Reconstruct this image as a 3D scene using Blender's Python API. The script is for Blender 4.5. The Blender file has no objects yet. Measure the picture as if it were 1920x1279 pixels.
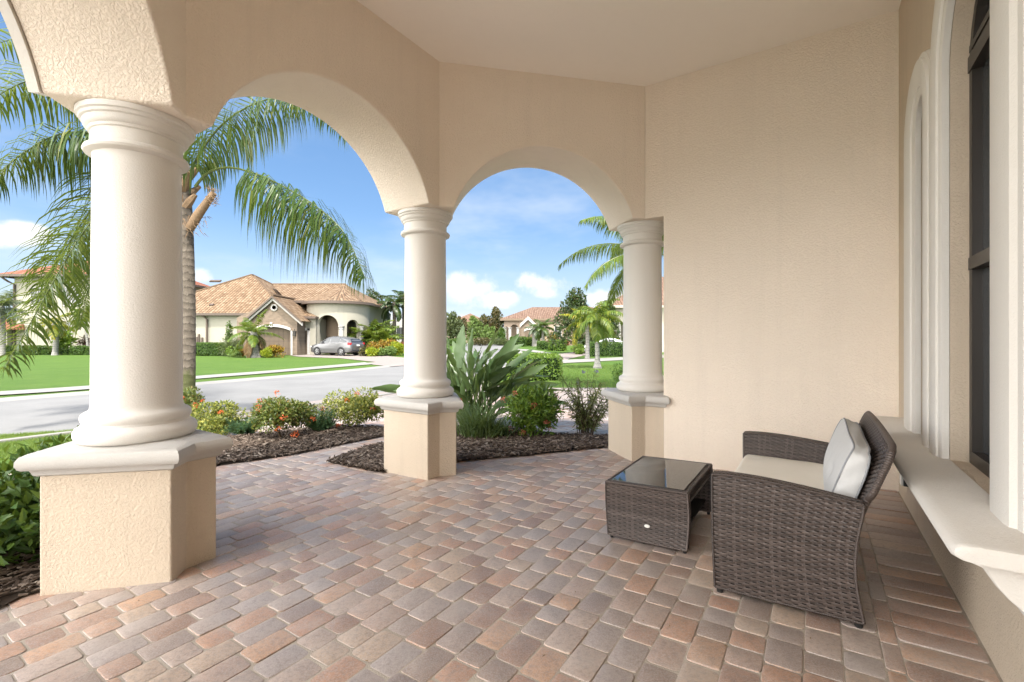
import bpy, bmesh, math, random
from math import sin, cos, pi, radians, sqrt, hypot, atan2, tan, floor
from mathutils import Vector, Matrix, Euler
V = Vector
scene = bpy.context.scene
COL = scene.collection
rnd = random.Random(7)

# ------------------------------------------------------------------ camera
EYE, FPX, HZ, CX = 1.3, 866.0, 637.0, 960.0
cam = bpy.data.cameras.new('camera')
cam.sensor_width = 36.0
cam.lens = FPX / 1920 * 36
cam.shift_y = -(639.5 - HZ) / 1920
cam.clip_start = 0.02
cam.clip_end = 5000
camo = bpy.data.objects.new('camera', cam)
COL.objects.link(camo)
camo.location = (0, 0, EYE)
camo.rotation_euler = (radians(90), 0, 0)
scene.camera = camo

# ------------------------------------------------------------------ light
SUN_EL, SUN_AZ = 60.0, 152.0          # azimuth clockwise from +Y (sun behind the house)
EXPOSURE = 1.80
SKY_STRENGTH = 0.085
scene.view_settings.view_transform = 'Standard'
scene.view_settings.look = 'None'
scene.view_settings.gamma = 1
scene.view_settings.exposure = EXPOSURE
scene.cycles.use_denoising = True
scene.cycles.max_bounces = 12
scene.cycles.diffuse_bounces = 8
scene.cycles.glossy_bounces = 4
scene.cycles.transmission_bounces = 6
scene.cycles.transparent_max_bounces = 12
scene.cycles.sample_clamp_indirect = 8

w = bpy.data.worlds.new('World')
scene.world = w
w.use_nodes = True
nt = w.node_tree
nt.nodes.clear()
def wn(t, **kw):
    n = nt.nodes.new(t)
    for k, v in kw.items():
        setattr(n, k, v)
    return n
out = wn('ShaderNodeOutputWorld')
bg = wn('ShaderNodeBackground')
bg.inputs['Strength'].default_value = SKY_STRENGTH
sky = wn('ShaderNodeTexSky', sky_type='NISHITA')
sky.sun_disc = False
sky.sun_elevation = radians(SUN_EL)
sky.sun_rotation = radians(SUN_AZ)
sky.altitude = 0
sky.air_density = 1.0
sky.dust_density = 0.6
sky.ozone_density = 2.5
tc = wn('ShaderNodeTexCoord')
# cloud layer: the view direction is projected on a plane overhead, so clouds flatten towards the horizon
sep = wn('ShaderNodeSeparateXYZ')
nt.links.new(tc.outputs['Generated'], sep.inputs[0])
def wmath(op, a, b=None, clamp=False):
    n = wn('ShaderNodeMath', operation=op, use_clamp=clamp)
    for i, v in enumerate((a, b)):
        if v is None:
            continue
        if isinstance(v, (int, float)):
            n.inputs[i].default_value = v
        else:
            nt.links.new(v, n.inputs[i])
    return n.outputs[0]
X, Y, Z = sep.outputs
zc = wmath('ADD', wmath('MAXIMUM', Z, 0.0), 0.16)
comb = wn('ShaderNodeCombineXYZ')
nt.links.new(wmath('DIVIDE', X, zc), comb.inputs[0])
nt.links.new(wmath('DIVIDE', Y, zc), comb.inputs[1])
def wnoise(scale, detail, rough, vec, loc=(0, 0, 0)):
    m = wn('ShaderNodeMapping')
    m.inputs['Location'].default_value = loc
    nt.links.new(vec, m.inputs['Vector'])
    n = wn('ShaderNodeTexNoise')
    n.inputs['Scale'].default_value = scale
    n.inputs['Detail'].default_value = detail
    n.inputs['Roughness'].default_value = rough
    nt.links.new(m.outputs[0], n.inputs['Vector'])
    return n.outputs['Fac']
def wramp(v, lo, hi):
    n = wn('ShaderNodeMapRange', interpolation_type='SMOOTHSTEP')
    nt.links.new(v, n.inputs['Value'])
    n.inputs['From Min'].default_value = lo
    n.inputs['From Max'].default_value = hi
    return n.outputs[0]
# low cumulus banks ahead near the horizon, thin cirrus above, an unseen bright lobe added behind left as porch fill
cn = wnoise(13.0, 9, 0.60, tc.outputs['Generated'], (3.37, 1.2, 0.4))
def wbank(px, py, sx, sy):
    # one cumulus bank: an ellipse of the sky round a direction
    u0, v0 = (px - 960) / 866.0, (637 - py) / 866.0
    ry = wmath('MAXIMUM', Y, 0.05)
    du = wmath('DIVIDE', wmath('SUBTRACT', wmath('DIVIDE', X, ry), u0), sx)
    dv = wmath('DIVIDE', wmath('SUBTRACT', wmath('DIVIDE', Z, ry), v0), sy)
    q = wmath('ADD', wmath('MULTIPLY', du, du), wmath('MULTIPLY', dv, dv))
    return wmath('MULTIPLY', wmath('SUBTRACT', 1.0, q, True), wmath('GREATER_THAN', Y, 0.1))
banks = None
for b_ in ((885, 540, .085, .052), (925, 560, .085, .030), (1015, 533, .085, .038), (365, 520, .05, .03), (10, 440, .12, .04), (560, 600, .5, .025), (1150, 560, .1, .03)):
    k_ = wbank(*b_)
    banks = k_ if banks is None else wmath('MAXIMUM', banks, k_)
cum = wmath('MULTIPLY', wramp(wmath('ADD', wmath('MULTIPLY', cn, 2.0), wmath('MULTIPLY', banks, 0.75)), 1.18, 1.72), wmath('MULTIPLY', wramp(banks, 0.0, 0.45), 0.95))
haze_h = wmath('MULTIPLY', wmath('SUBTRACT', 1.0, wramp(Z, -0.01, 0.26)), 0.66)
cir = wmath('MULTIPLY', wramp(wnoise(0.9, 5, 0.6, comb.outputs[0], (1.0, 4.0, 0)), 0.44, 0.80), 0.45)
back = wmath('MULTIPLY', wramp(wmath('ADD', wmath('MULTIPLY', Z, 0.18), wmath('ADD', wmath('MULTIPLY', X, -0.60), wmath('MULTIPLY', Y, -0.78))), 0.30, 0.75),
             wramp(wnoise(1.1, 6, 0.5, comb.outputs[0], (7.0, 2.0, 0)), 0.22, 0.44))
mix1 = wn('ShaderNodeMix', data_type='RGBA')
def wcloud(col_in, fac, colr):
    n = wn('ShaderNodeMix', data_type='RGBA')
    nt.links.new(fac, n.inputs['Factor'])
    nt.links.new(col_in, n.inputs['A'])
    n.inputs['B'].default_value = (*colr, 1)
    return n.outputs['Result']
hs = wn('ShaderNodeHueSaturation')
hs.inputs['Saturation'].default_value = 1.2
hs.inputs['Value'].default_value = 1.0
nt.links.new(sky.outputs[0], hs.inputs['Color'])
gm = wn('ShaderNodeGamma')
gm.inputs['Gamma'].default_value = 0.62
nt.links.new(hs.outputs[0], gm.inputs['Color'])
sc_n = wn('ShaderNodeMix', data_type='RGBA', blend_type='MULTIPLY')
sc_n.inputs['Factor'].default_value = 1.0
nt.links.new(gm.outputs[0], sc_n.inputs['A'])
sc_n.inputs['B'].default_value = (0.88, 1.03, 1.23, 1)
c = sc_n.outputs['Result']
CLOUD = 4.0
c = wcloud(c, haze_h, (CLOUD * .70, CLOUD * .80, CLOUD * .95))
c = wcloud(c, cir, (CLOUD * .93, CLOUD * .97, CLOUD))
c = wcloud(c, cum, (CLOUD, CLOUD, CLOUD * 1.01))
c = wcloud(c, back, (26.5, 26, 25.2))  # added out-of-view glow in the sky that brightens the porch
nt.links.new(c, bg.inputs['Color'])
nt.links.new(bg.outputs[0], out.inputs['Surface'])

sun = bpy.data.lights.new('sun', 'SUN')
sun.energy = 2.5
sun.angle = radians(5.0)
sun.color = (1.0, 0.95, 0.87)
suno = bpy.data.objects.new('sun', sun)
COL.objects.link(suno)
az = radians(SUN_AZ)
sd = V((sin(az) * cos(radians(SUN_EL)), cos(az) * cos(radians(SUN_EL)), sin(radians(SUN_EL))))
suno.rotation_euler = sd.to_track_quat('Z', 'Y').to_euler()
suno.location = (0, -20, 40)

# ------------------------------------------------------------------ placing helpers
EA = V((cos(radians(101.7)), sin(radians(101.7)), 0))
EB = V((cos(radians(56.7)), sin(radians(56.7)), 0))
EC = V((cos(radians(11.7)), sin(radians(11.7)), 0))
ED = V((cos(radians(-33.3)), sin(radians(-33.3)), 0))
NW = V((EB.y, -EB.x, 0))               # towards the window wall
def DT(d, t, z=0.0):                   # house frame: d towards the window wall, t along it
    p = NW * d + EB * t
    return V((p.x, p.y, z))
def floor_z(x, y):                     # the porch floor falls away from the house
    return 0.0235 * (x * NW.x + y * NW.y + 3.0)
def smooth(a, b, v):
    t = max(0.0, min(1.0, (v - a) / (b - a)))
    return t * t * (3 - 2 * t)
def ground_z(x, y):                    # lawns and street rise a little into the distance
    return -0.13 + 0.55 * smooth(28, 80, y)
def at(px, Y, z=0.0):
    return V(((px - CX) / FPX * Y, Y, z))
def hz(py, Y):
    return EYE + (HZ - py) / FPX * Y
def gp(px, py, off=0.0):               # the point of the ground seen there
    Y = 10.0
    for _ in range(60):
        z = ground_z(0, Y) + off
        Y = 0.5 * Y + 0.5 * min(400, FPX * (EYE - z) / max(0.5, py - HZ))
    p = at(px, Y)
    p.z = ground_z(p.x, p.y) + off
    return p
def fp(px, py):                        # the point of the porch floor seen there
    z = 0.03
    for _ in range(20):
        Y = FPX * (EYE - z) / (py - HZ)
        p = at(px, Y)
        z = floor_z(p.x, p.y)
    p.z = z
    return p

# ------------------------------------------------------------------ mesh building
class MB:
    def __init__(self):
        self.v, self.f, self.uv, self.sm = [], [], None, False
    def add(self, vs, fs):
        o = len(self.v)
        self.v.extend([tuple(p) for p in vs])
        self.f.extend([tuple(i + o for i in f) for f in fs])
        return self
    def quad(self, *p):
        return self.add(p, [tuple(range(len(p)))])
    def box(self, a, b):
        (x0, y0, z0), (x1, y1, z1) = a, b
        vs = [(x0, y0, z0), (x1, y0, z0), (x1, y1, z0), (x0, y1, z0), (x0, y0, z1), (x1, y0, z1), (x1, y1, z1), (x0, y1, z1)]
        return self.add(vs, [(3, 2, 1, 0), (4, 5, 6, 7), (0, 1, 5, 4), (1, 2, 6, 5), (2, 3, 7, 6), (3, 0, 4, 7)])
    def obox(self, c, ax, ay, az_, hx, hy, hz_):
        ax, ay, az_ = V(ax), V(ay), V(az_)
        vs = []
        for sz in (-1, 1):
            for sx, sy in ((-1, -1), (1, -1), (1, 1), (-1, 1)):
                vs.append(V(c) + ax * hx * sx + ay * hy * sy + az_ * hz_ * sz)
        return self.add(vs, [(3, 2, 1, 0), (4, 5, 6, 7), (0, 1, 5, 4), (1, 2, 6, 5), (2, 3, 7, 6), (3, 0, 4, 7)])
    def prism(self, poly, z0, z1):
        n = len(poly)
        vs = [(p[0], p[1], z0) for p in poly] + [(p[0], p[1], z1) for p in poly]
        fs = [tuple(range(n - 1, -1, -1)), tuple(range(n, 2 * n))]
        fs += [(i, (i + 1) % n, (i + 1) % n + n, i + n) for i in range(n)]
        return self.add(vs, fs)
    def rings(self, rings, cap0=True, cap1=True):
        n = len(rings[0])
        vs = [p for r in rings for p in r]
        fs = []
        for k in range(len(rings) - 1):
            for i in range(n):
                j = (i + 1) % n
                fs.append((k * n + i, k * n + j, (k + 1) * n + j, (k + 1) * n + i))
        if cap0:
            fs.append(tuple(range(n - 1, -1, -1)))
        if cap1:
            fs.append(tuple(range((len(rings) - 1) * n, len(rings) * n)))
        return self.add(vs, fs)
    def lathe(self, prof, c, n=48, caps=True):
        rs = [[(c[0] + r * cos(2 * pi * i / n), c[1] + r * sin(2 * pi * i / n), c[2] + z) for i in range(n)] for r, z in prof]
        return self.rings(rs, caps, caps)
    def tube(self, path, rad, n=8, caps=True):
        path = [V(p) for p in path]
        m = len(path)
        rads = rad if isinstance(rad, (list, tuple)) else [rad] * m
        rs = []
        up = None
        for i, p in enumerate(path):
            t = (path[min(i + 1, m - 1)] - path[max(i - 1, 0)])
            t = t.normalized() if t.length > 1e-9 else V((0, 0, 1))
            if up is None:
                up = V((0, 0, 1)) if abs(t.z) < 0.9 else V((1, 0, 0))
            s = t.cross(up)
            s = s.normalized() if s.length > 1e-6 else V((1, 0, 0))
            up = s.cross(t).normalized()
            rs.append([p + (s * cos(2 * pi * k / n) + up * sin(2 * pi * k / n)) * rads[i] for k in range(n)])
        return self.rings(rs, caps, caps)
    def build(self, name, mat, parent=None, local=False, smooth_deg=None, bevel=None, origin=None, weld=False, subsurf=0, seg=2):
        me = bpy.data.meshes.new(name)
        off = V((0, 0, 0))
        if not local:
            if parent is not None:
                q = parent
                while q is not None:
                    off += q.location
                    q = q.parent
            if origin is not None:
                off = V(origin)
        vs = [(p[0] - off.x, p[1] - off.y, p[2] - off.z) for p in self.v]
        me.from_pydata(vs, [], self.f)
        if self.uv is not None:
            ul = me.uv_layers.new(name='UVMap')
            k = 0
            for f, u in zip(self.f, self.uv):
                for q in u:
                    ul.data[k].uv = q
                    k += 1
        if weld:
            bm = bmesh.new()
            bm.from_mesh(me)
            bmesh.ops.remove_doubles(bm, verts=bm.verts, dist=1e-4)
            bmesh.ops.recalc_face_normals(bm, faces=bm.faces)
            bm.to_mesh(me)
            bm.free()
        if smooth_deg is not None:
            for p in me.polygons:
                p.use_smooth = True
            me.set_sharp_from_angle(angle=radians(smooth_deg))
        me.materials.append(mat)
        o = bpy.data.objects.new(name, me)
        COL.objects.link(o)
        if parent is not None:
            o.parent = parent
        elif origin is not None:
            o.location = origin
        if bevel:
            b = o.modifiers.new('bevel', 'BEVEL')
            b.width = bevel
            b.segments = seg
            b.limit_method = 'ANGLE'
            b.angle_limit = radians(40)
            b.harden_normals = smooth_deg is not None
        if subsurf:
            s = o.modifiers.new('subsurf', 'SUBSURF')
            s.levels = s.render_levels = subsurf
        return o

def tag(o, label=None, cat=None, group=None, kind=None):
    if label:
        o['label'] = label
    if cat:
        o['category'] = cat
    if group:
        o['group'] = group
    if kind:
        o['kind'] = kind
    return o
def empty(name, loc, label=None, cat=None, group=None, rz=0.0):
    o = bpy.data.objects.new(name, None)
    o.empty_display_size = 0.1
    COL.objects.link(o)
    o.location = loc
    o.rotation_euler = (0, 0, rz)
    return tag(o, label, cat, group)
def copy_tree(o, parent=None):
    c = o.copy()
    COL.objects.link(c)
    c.parent = parent
    for ch in [k for k in bpy.data.objects if k.parent is o]:
        copy_tree(ch, c)
    return c

# ------------------------------------------------------------------ materials
class NT:
    def __init__(self, name):
        self.m = bpy.data.materials.new(name)
        self.m.use_nodes = True
        self.t = self.m.node_tree
        self.b = self.t.nodes['Principled BSDF']
        self.o = self.t.nodes['Material Output']
    def n(self, t, **kw):
        n = self.t.nodes.new(t)
        for k, v in kw.items():
            setattr(n, k, v)
        return n
    def link(self, a, b):
        self.t.links.new(a, b)
    def coord(self, kind='Object', scale=None):
        c = self.n('ShaderNodeTexCoord').outputs[kind]
        if scale is not None:
            m = self.n('ShaderNodeMapping')
            m.inputs['Scale'].default_value = scale
            self.link(c, m.inputs['Vector'])
            c = m.outputs[0]
        return c
    def pos(self):
        return self.n('ShaderNodeNewGeometry').outputs['Position']
    def noise(self, vec, scale, detail=4, rough=0.55, dist=0.0):
        n = self.n('ShaderNodeTexNoise')
        n.inputs['Scale'].default_value = scale
        n.inputs['Detail'].default_value = detail
        n.inputs['Roughness'].default_value = rough
        n.inputs['Distortion'].default_value = dist
        if vec is not None:
            self.link(vec, n.inputs['Vector'])
        return n.outputs['Fac']
    def ramp(self, fac, stops, interp='LINEAR'):
        r = self.n('ShaderNodeValToRGB')
        r.color_ramp.interpolation = interp
        el = r.color_ramp.elements
        while len(el) < len(stops):
            el.new(0.5)
        for e, (p, c) in zip(el, stops):
            e.position = p
            e.color = (*c, 1) if len(c) == 3 else c
        self.link(fac, r.inputs[0])
        return r.outputs[0]
    def math(self, op, a, b=None, c=None, clamp=False):
        n = self.n('ShaderNodeMath', operation=op, use_clamp=clamp)
        for i, v in enumerate((a, b, c)):
            if v is None:
                continue
            if isinstance(v, (int, float)):
                n.inputs[i].default_value = v
            else:
                self.link(v, n.inputs[i])
        return n.outputs[0]
    def mix(self, fac, a, b, blend='MIX'):
        n = self.n('ShaderNodeMix', data_type='RGBA', blend_type=blend)
        for k, v in (('Factor', fac), ('A', a), ('B', b)):
            if isinstance(v, (int, float)):
                n.inputs[k].default_value = v
            elif isinstance(v, tuple):
                n.inputs[k].default_value = (*v, 1)
            else:
                self.link(v, n.inputs[k])
        return n.outputs['Result']
    def bump(self, h, strength, dist=0.01, prev=None):
        n = self.n('ShaderNodeBump')
        n.inputs['Strength'].default_value = strength
        n.inputs['Distance'].default_value = dist
        self.link(h, n.inputs['Height'])
        if prev is not None:
            self.link(prev, n.inputs['Normal'])
        return n.outputs[0]
    def set(self, color=None, rough=None, normal=None, spec=None, metal=None):
        for k, v in (('Base Color', color), ('Roughness', rough), ('Normal', normal), ('Specular IOR Level', spec), ('Metallic', metal)):
            if v is None:
                continue
            if isinstance(v, (int, float)):
                self.b.inputs[k].default_value = v
            elif isinstance(v, tuple):
                self.b.inputs[k].default_value = (*v, 1)
            else:
                self.link(v, self.b.inputs[k])
        return self.m

def stucco(name, col, grain=1.0, scale=70, stain=0.06):
    k = NT(name)
    p = k.pos()
    big = k.noise(p, 1.3, 5, 0.6)
    fine = k.noise(p, scale * 2.2, 2, 0.6)
    c = k.mix(k.math('MULTIPLY', big, 1.0), tuple(x * (1 - stain) for x in col), tuple(min(1, x * (1 + stain)) for x in col))
    c = k.mix(k.math('MULTIPLY', fine, 0.25), c, tuple(x * 0.86 for x in col))
    mp = k.n('ShaderNodeMapping')
    mp.inputs['Scale'].default_value = (9, 9, .55)
    k.link(p, mp.inputs['Vector'])
    st = k.ramp(k.noise(mp.outputs[0], 1.0, 5, .65), [(.50, (0, 0, 0)), (.72, (1, 1, 1))])
    c = k.mix(k.math('MULTIPLY', k.math('MULTIPLY', st, big), min(.5, stain * 4.0)), c, tuple(x * .72 for x in col))
    kn = k.ramp(k.noise(p, scale, 4, 0.55, 0.6), [(0.42, (0, 0, 0)), (0.60, (1, 1, 1))])
    b1 = k.bump(kn, min(1, 0.32 * grain), 0.010)
    b2 = k.bump(fine, 0.22 * grain, 0.003, b1)
    return k.set(c, 0.88, b2, 0.25)
def plain(name, col, rough=0.5, spec=0.5, metal=0.0, var=0.0, vscale=6):
    k = NT(name)
    c = col
    if var:
        c = k.mix(k.noise(k.pos(), vscale, 5, 0.6), tuple(x * (1 - var) for x in col), tuple(min(1, x * (1 + var)) for x in col))
    return k.set(c, rough, None, spec, metal)
def leaf(name, stops, rough=0.42, trans=0.28, spec=0.4, big=0.0):
    k = NT(name)
    r = k.n('ShaderNodeNewGeometry').outputs['Random Per Island']
    c = k.ramp(r, stops)
    if big:
        c = k.mix(k.math('MULTIPLY', k.noise(k.pos(), big, 3), 0.5), c, tuple(x * 0.6 for x in stops[0][1]))
    k.set(c, rough, None, spec)
    tr = k.n('ShaderNodeBsdfTranslucent')
    tint = k.mix(0.5, c, (0.30, 0.36, 0.03), 'MIX')
    k.link(tint, tr.inputs['Color'])
    mx = k.n('ShaderNodeMixShader')
    mx.inputs[0].default_value = trans
    k.link(k.b.outputs[0], mx.inputs[1])
    k.link(tr.outputs[0], mx.inputs[2])
    k.link(mx.outputs[0], k.o.inputs['Surface'])
    return k.m

M = {}
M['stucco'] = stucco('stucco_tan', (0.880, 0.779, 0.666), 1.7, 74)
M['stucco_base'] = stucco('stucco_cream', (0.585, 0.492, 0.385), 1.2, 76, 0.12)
M['ceiling'] = stucco('ceiling_paint', (0.945, 0.895, 0.83), 0.35, 90, 0.02)
M['cast'] = stucco('cast_stone', (0.695, 0.665, 0.62), 0.55, 110, 0.05)
M['cast_cap'] = stucco('cast_stone_cap', (0.50, 0.48, 0.45), 0.5, 80, 0.10)
M['house_cream'] = stucco('house_cream', (0.33, 0.31, 0.255), 0.3, 20, 0.03)
M['house_peach'] = stucco('house_peach', (0.31, 0.24, 0.185), 0.3, 20, 0.03)
M['white'] = plain('white_trim', (0.42, 0.40, 0.38), 0.6, 0.3, 0, 0.04)
M['bronze'] = plain('bronze_metal', (0.035, 0.030, 0.026), 0.4, 0.5)
M['brown_door'] = plain('brown_paint', (0.13, 0.095, 0.066), 0.55, 0.3, 0, 0.05)
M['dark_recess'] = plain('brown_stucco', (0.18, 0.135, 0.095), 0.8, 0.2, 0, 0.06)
M['fascia'] = plain('fascia_brown', (0.10, 0.075, 0.06), 0.5, 0.3)
M['plastic_white'] = plain('white_plastic', (0.75, 0.74, 0.71), 0.35, 0.5)
M['plastic_black'] = plain('black_plastic', (0.02, 0.02, 0.02), 0.45, 0.4)
M['asphalt'] = None
# ------------------------------------------------------------------ the porch (part of one house)
ceil_z, SPRING, RISE, STUB, TH = 3.95, 2.565, 0.665, 0.14, 0.60
Q1 = V((-1.856, 2.63, 0))
Q2 = Q1 + EB * 2.12
Q3 = Q2 + EC * 2.13
Q0 = Q1 - EA * 2.12
EZ = V((cos(radians(146.7)), sin(radians(146.7)), 0))
QZ = Q0 - EZ * 2.12
def outn(e):
    return V((-e.y, e.x, 0))
def mitre(ea, eb, t=TH):
    b = (outn(ea) + outn(eb)).normalized()
    return b * (t / b.dot(outn(eb)))
DW = 0.56                                   # the window wall's face
T_CORNER = (Q3 + ED * ((DW - Q3.dot(NW)) / ED.dot(NW))).dot(EB)
house = empty('porch_house', (0, 0, 0), 'tan stucco house front with arched porch on cast stone columns and tall arched windows', 'house')

def arch_wall(qa, qb, ea, e, eb, name, solid_b=False):
    """One side of the octagon: inner line qa-qb, outer face mitred with the neighbours."""
    L = (qb - qa).length
    n = outn(e)
    so0 = mitre(ea, e).dot(e)
    so1 = L + mitre(e, eb).dot(e)
    s0, s1 = STUB, L - STUB
    half = (s1 - s0) / 2
    R = (half * half + RISE * RISE) / (2 * RISE)
    zc_ = SPRING + RISE - R
    a0 = math.asin(half / R)
    N = 40
    arc = []
    for i in range(N + 1):
        a = -a0 + 2 * a0 * i / N
        arc.append(((s0 + s1) / 2 + R * sin(a), zc_ + R * cos(a)))
    mb = MB()
    def P(s, d, z):
        p = qa + e * s + n * d
        return (p.x, p.y, z)
    top = ceil_z + 0.02
    for d, x0, x1, flip in ((0, 0.0, L, False), (TH, so0, so1, True)):
        qs = [(P(x0, d, SPRING), P(s0, d, SPRING), P(s0, d, top), P(x0, d, top)),
              (P(s1, d, SPRING), P(x1, d, SPRING), P(x1, d, top), P(s1, d, top))]
        for (sa, za), (sb, zb) in zip(arc, arc[1:]):
            qs.append((P(sa, d, za), P(sb, d, zb), P(sb, d, top), P(sa, d, top)))
        for q in qs:
            mb.quad(*(q if not flip else q[::-1]))
    for (sa, za), (sb, zb) in zip(arc, arc[1:]):
        mb.quad(P(sa, 0, za), P(sa, TH, za), P(sb, TH, zb), P(sb, 0, zb))
    mb.quad(P(0, 0, SPRING), P(so0, TH, SPRING), P(s0, TH, SPRING), P(s0, 0, SPRING))
    mb.quad(P(s1, 0, SPRING), P(s1, TH, SPRING), P(so1, TH, SPRING), P(L, 0, SPRING))
    mb.build(name, M['stucco'], house, smooth_deg=30, bevel=0.016, weld=True, seg=3)
    return arc, P
arcA, PA = arch_wall(Q0, Q1, EZ, EA, EB, 'arch_wall')
arcB, PB = arch_wall(Q1, Q2, EA, EB, EC, 'arch_wall')
arcC, PC = arch_wall(Q2, Q3, EB, EC, ED, 'arch_wall')
# white moulding round the outside of the left arch
mb = MB()
rings_ = []
for (s, z) in arcA:
    c0 = ((arcA[0][0] + arcA[-1][0]) / 2, SPRING + RISE - 0.95)
    dx, dz = s - c0[0], z - c0[1]
    l = hypot(dx, dz)
    ux, uz = dx / l, dz / l
    rings_.append([PA(s - ux * .012, TH + 0.002, z - uz * .012), PA(s - ux * .012, TH + 0.05, z - uz * .012),
                   PA(s + ux * .10, TH + 0.05, z + uz * .10), PA(s + ux * .13, TH + 0.002, z + uz * .13)])
mb.rings(rings_)
mb.build('arch_trim', M['cast'], house, smooth_deg=35)

# ---- pedestals, caps, columns
def offset_poly(poly, d):
    n = len(poly)
    out_ = []
    for i in range(n):
        p0, p1, p2 = V(poly[i - 1]), V(poly[i]), V(poly[(i + 1) % n])
        e0, e1 = (p1 - p0).normalized(), (p2 - p1).normalized()
        n0, n1 = V((e0.y, -e0.x, 0)), V((e1.y, -e1.x, 0))
        b = n0 + n1
        b = b / b.length_squared * 2 if b.length > 1e-6 else n0
        out_.append(p1 + b * d)
    return out_
def ccw(poly):
    a = sum(poly[i - 1][0] * poly[i][1] - poly[i][0] * poly[i - 1][1] for i in range(len(poly)))
    return poly if a > 0 else poly[::-1]
CAP = [(-0.03, .600), (0.005, .604), (0.016, .612), (0.022, .630), (0.026, .640), (0.046, .643), (0.056, .652), (0.063, .670),
       (0.062, .692), (0.052, .712), (0.030, .724), (0.0, .731), (-0.05, .739)]
COLP = [(.10, .730), (.262, .738), (.276, .748), (.284, .770), (.284, .792), (.274, .812), (.256, .824), (.248, .828), (.246, .842), (.252, .850),
        (.256, .866), (.252, .884), (.240, .896), (.226, .902), (.215, .915), (.211, .94), (.210, 1.2), (.209, 1.6), (.206, 2.0), (.204, 2.318),
        (.206, 2.330), (.222, 2.334), (.240, 2.342), (.246, 2.354), (.240, 2.368), (.224, 2.376), (.212, 2.384), (.211, 2.452), (.222, 2.456),
        (.224, 2.470), (.236, 2.476), (.243, 2.490), (.247, 2.510), (.258, 2.516), (.262, 2.530), (.272, 2.536), (.274, 2.563), (.10, 2.568)]
def pedestal(q, ea, eb, s0=.158, s1=.162):
    na, nb = outn(ea), outn(eb)
    poly = ccw([q - ea * s0, q, q + eb * s1, q + eb * s1 + nb * TH, q + mitre(ea, eb), q - ea * s0 + na * TH])
    z0 = floor_z(q.x, q.y)
    mb = MB().prism(poly, z0 - 0.25, 0.61)
    ped = mb.build('pedestal', M['stucco_base'], house, smooth_deg=30, bevel=0.012, seg=2)
    mb = MB().rings([[(p.x, p.y, z) for p in offset_poly(poly, d)] for d, z in CAP], False, True)
    mb.build('pedestal_cap', M['cast_cap'], ped, smooth_deg=32)
    cpos = q + mitre(ea, eb, TH * 0.5)
    col = MB().lathe(COLP, (cpos.x, cpos.y, 0), 64, False).build('column', M['cast'], house, smooth_deg=38)
    return cpos
pedestal(Q1, EA, EB)
pedestal(Q2, EB, EC)
pedestal(Q3, EC, ED, .155, 0.20)
pedestal(Q0, EZ, EA)

# ---- solid walls
def wall_box(p0, p1, th, z0, z1, mat, name='wall', flip=1):
    e = (p1 - p0).normalized()
    n = outn(e) * flip * th
    return MB().prism(ccw([p0, p1, p1 + n, p0 + n]), z0, z1).build(name, mat, house, smooth_deg=30, bevel=0.008)
pc = Q3 + ED * ((DW - Q3.dot(NW)) / ED.dot(NW))          # inner corner with the window wall
M['wall_end'] = M['stucco']
m3 = mitre(EC, ED)
def side_ring(d):
    n = outn(ED) * d
    far = pc + ED * .3 + n
    q = Q3 + ED * .188 + n
    c0 = Q3 + m3 * (d / TH)
    ts_ = ceil_z + .02
    return [(q.x, q.y, -.2), (far.x, far.y, -.2), (far.x, far.y, ts_), (c0.x, c0.y, ts_), (c0.x, c0.y, SPRING), (q.x, q.y, SPRING)]
MB().rings([side_ring(0), side_ring(TH)]).build('wall', M['stucco'], house, weld=True, smooth_deg=30, bevel=0.010)

# window wall: built of panels round two arched openings
def WP(t, dd, z):                     # dd: out of the wall, towards the porch
    return tuple(DT(DW - dd, t, z))
WINS = [dict(t0=2.345, t1=3.12, spring=2.64, wf=(1.12, .84)), dict(t0=3.52, t1=3.86, spring=2.60, wf=(.58, 1.38))]
SILL = 0.70
WT = 0.30                             # wall thickness
def arc_pts(t0, t1, spring, n=24, grow=0.0):
    c, r = (t0 + t1) / 2, (t1 - t0) / 2 + grow
    return [(c - r * cos(pi * i / n), spring + r * sin(pi * i / n)) for i in range(n + 1)]
mb = MB()
TA, TB = -5.0, T_CORNER + 0.3
edges = [TA, WINS[0]['t0'], WINS[0]['t1'], WINS[1]['t0'], WINS[1]['t1'], TB]
for k in range(0, 6, 2):
    mb.quad(WP(edges[k], 0, -.3), WP(edges[k], 0, ceil_z + .02), WP(edges[k + 1], 0, ceil_z + .02), WP(edges[k + 1], 0, -.3))
for wv in WINS:
    mb.quad(WP(wv['t0'], 0, -.3), WP(wv['t0'], 0, SILL), WP(wv['t1'], 0, SILL), WP(wv['t1'], 0, -.3))
    ap = arc_pts(wv['t0'], wv['t1'], wv['spring'])
    for (ta, za), (tb, zb) in zip(ap, ap[1:]):
        mb.quad(WP(ta, 0, za), WP(ta, 0, ceil_z + .02), WP(tb, 0, ceil_z + .02), WP(tb, 0, zb))
        mb.quad(WP(ta, 0, za), WP(tb, 0, zb), WP(tb, -WT, zb), WP(ta, -WT, za))
    for t in (wv['t0'], wv['t1']):
        mb.quad(WP(t, 0, SILL), WP(t, 0, wv['spring']), WP(t, -WT, wv['spring']), WP(t, -WT, SILL))
    mb.quad(WP(wv['t0'], 0, SILL), WP(wv['t1'], 0, SILL), WP(wv['t1'], -WT, SILL), WP(wv['t0'], -WT, SILL))
mb.build('wall', M['stucco_base'], house)
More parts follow.
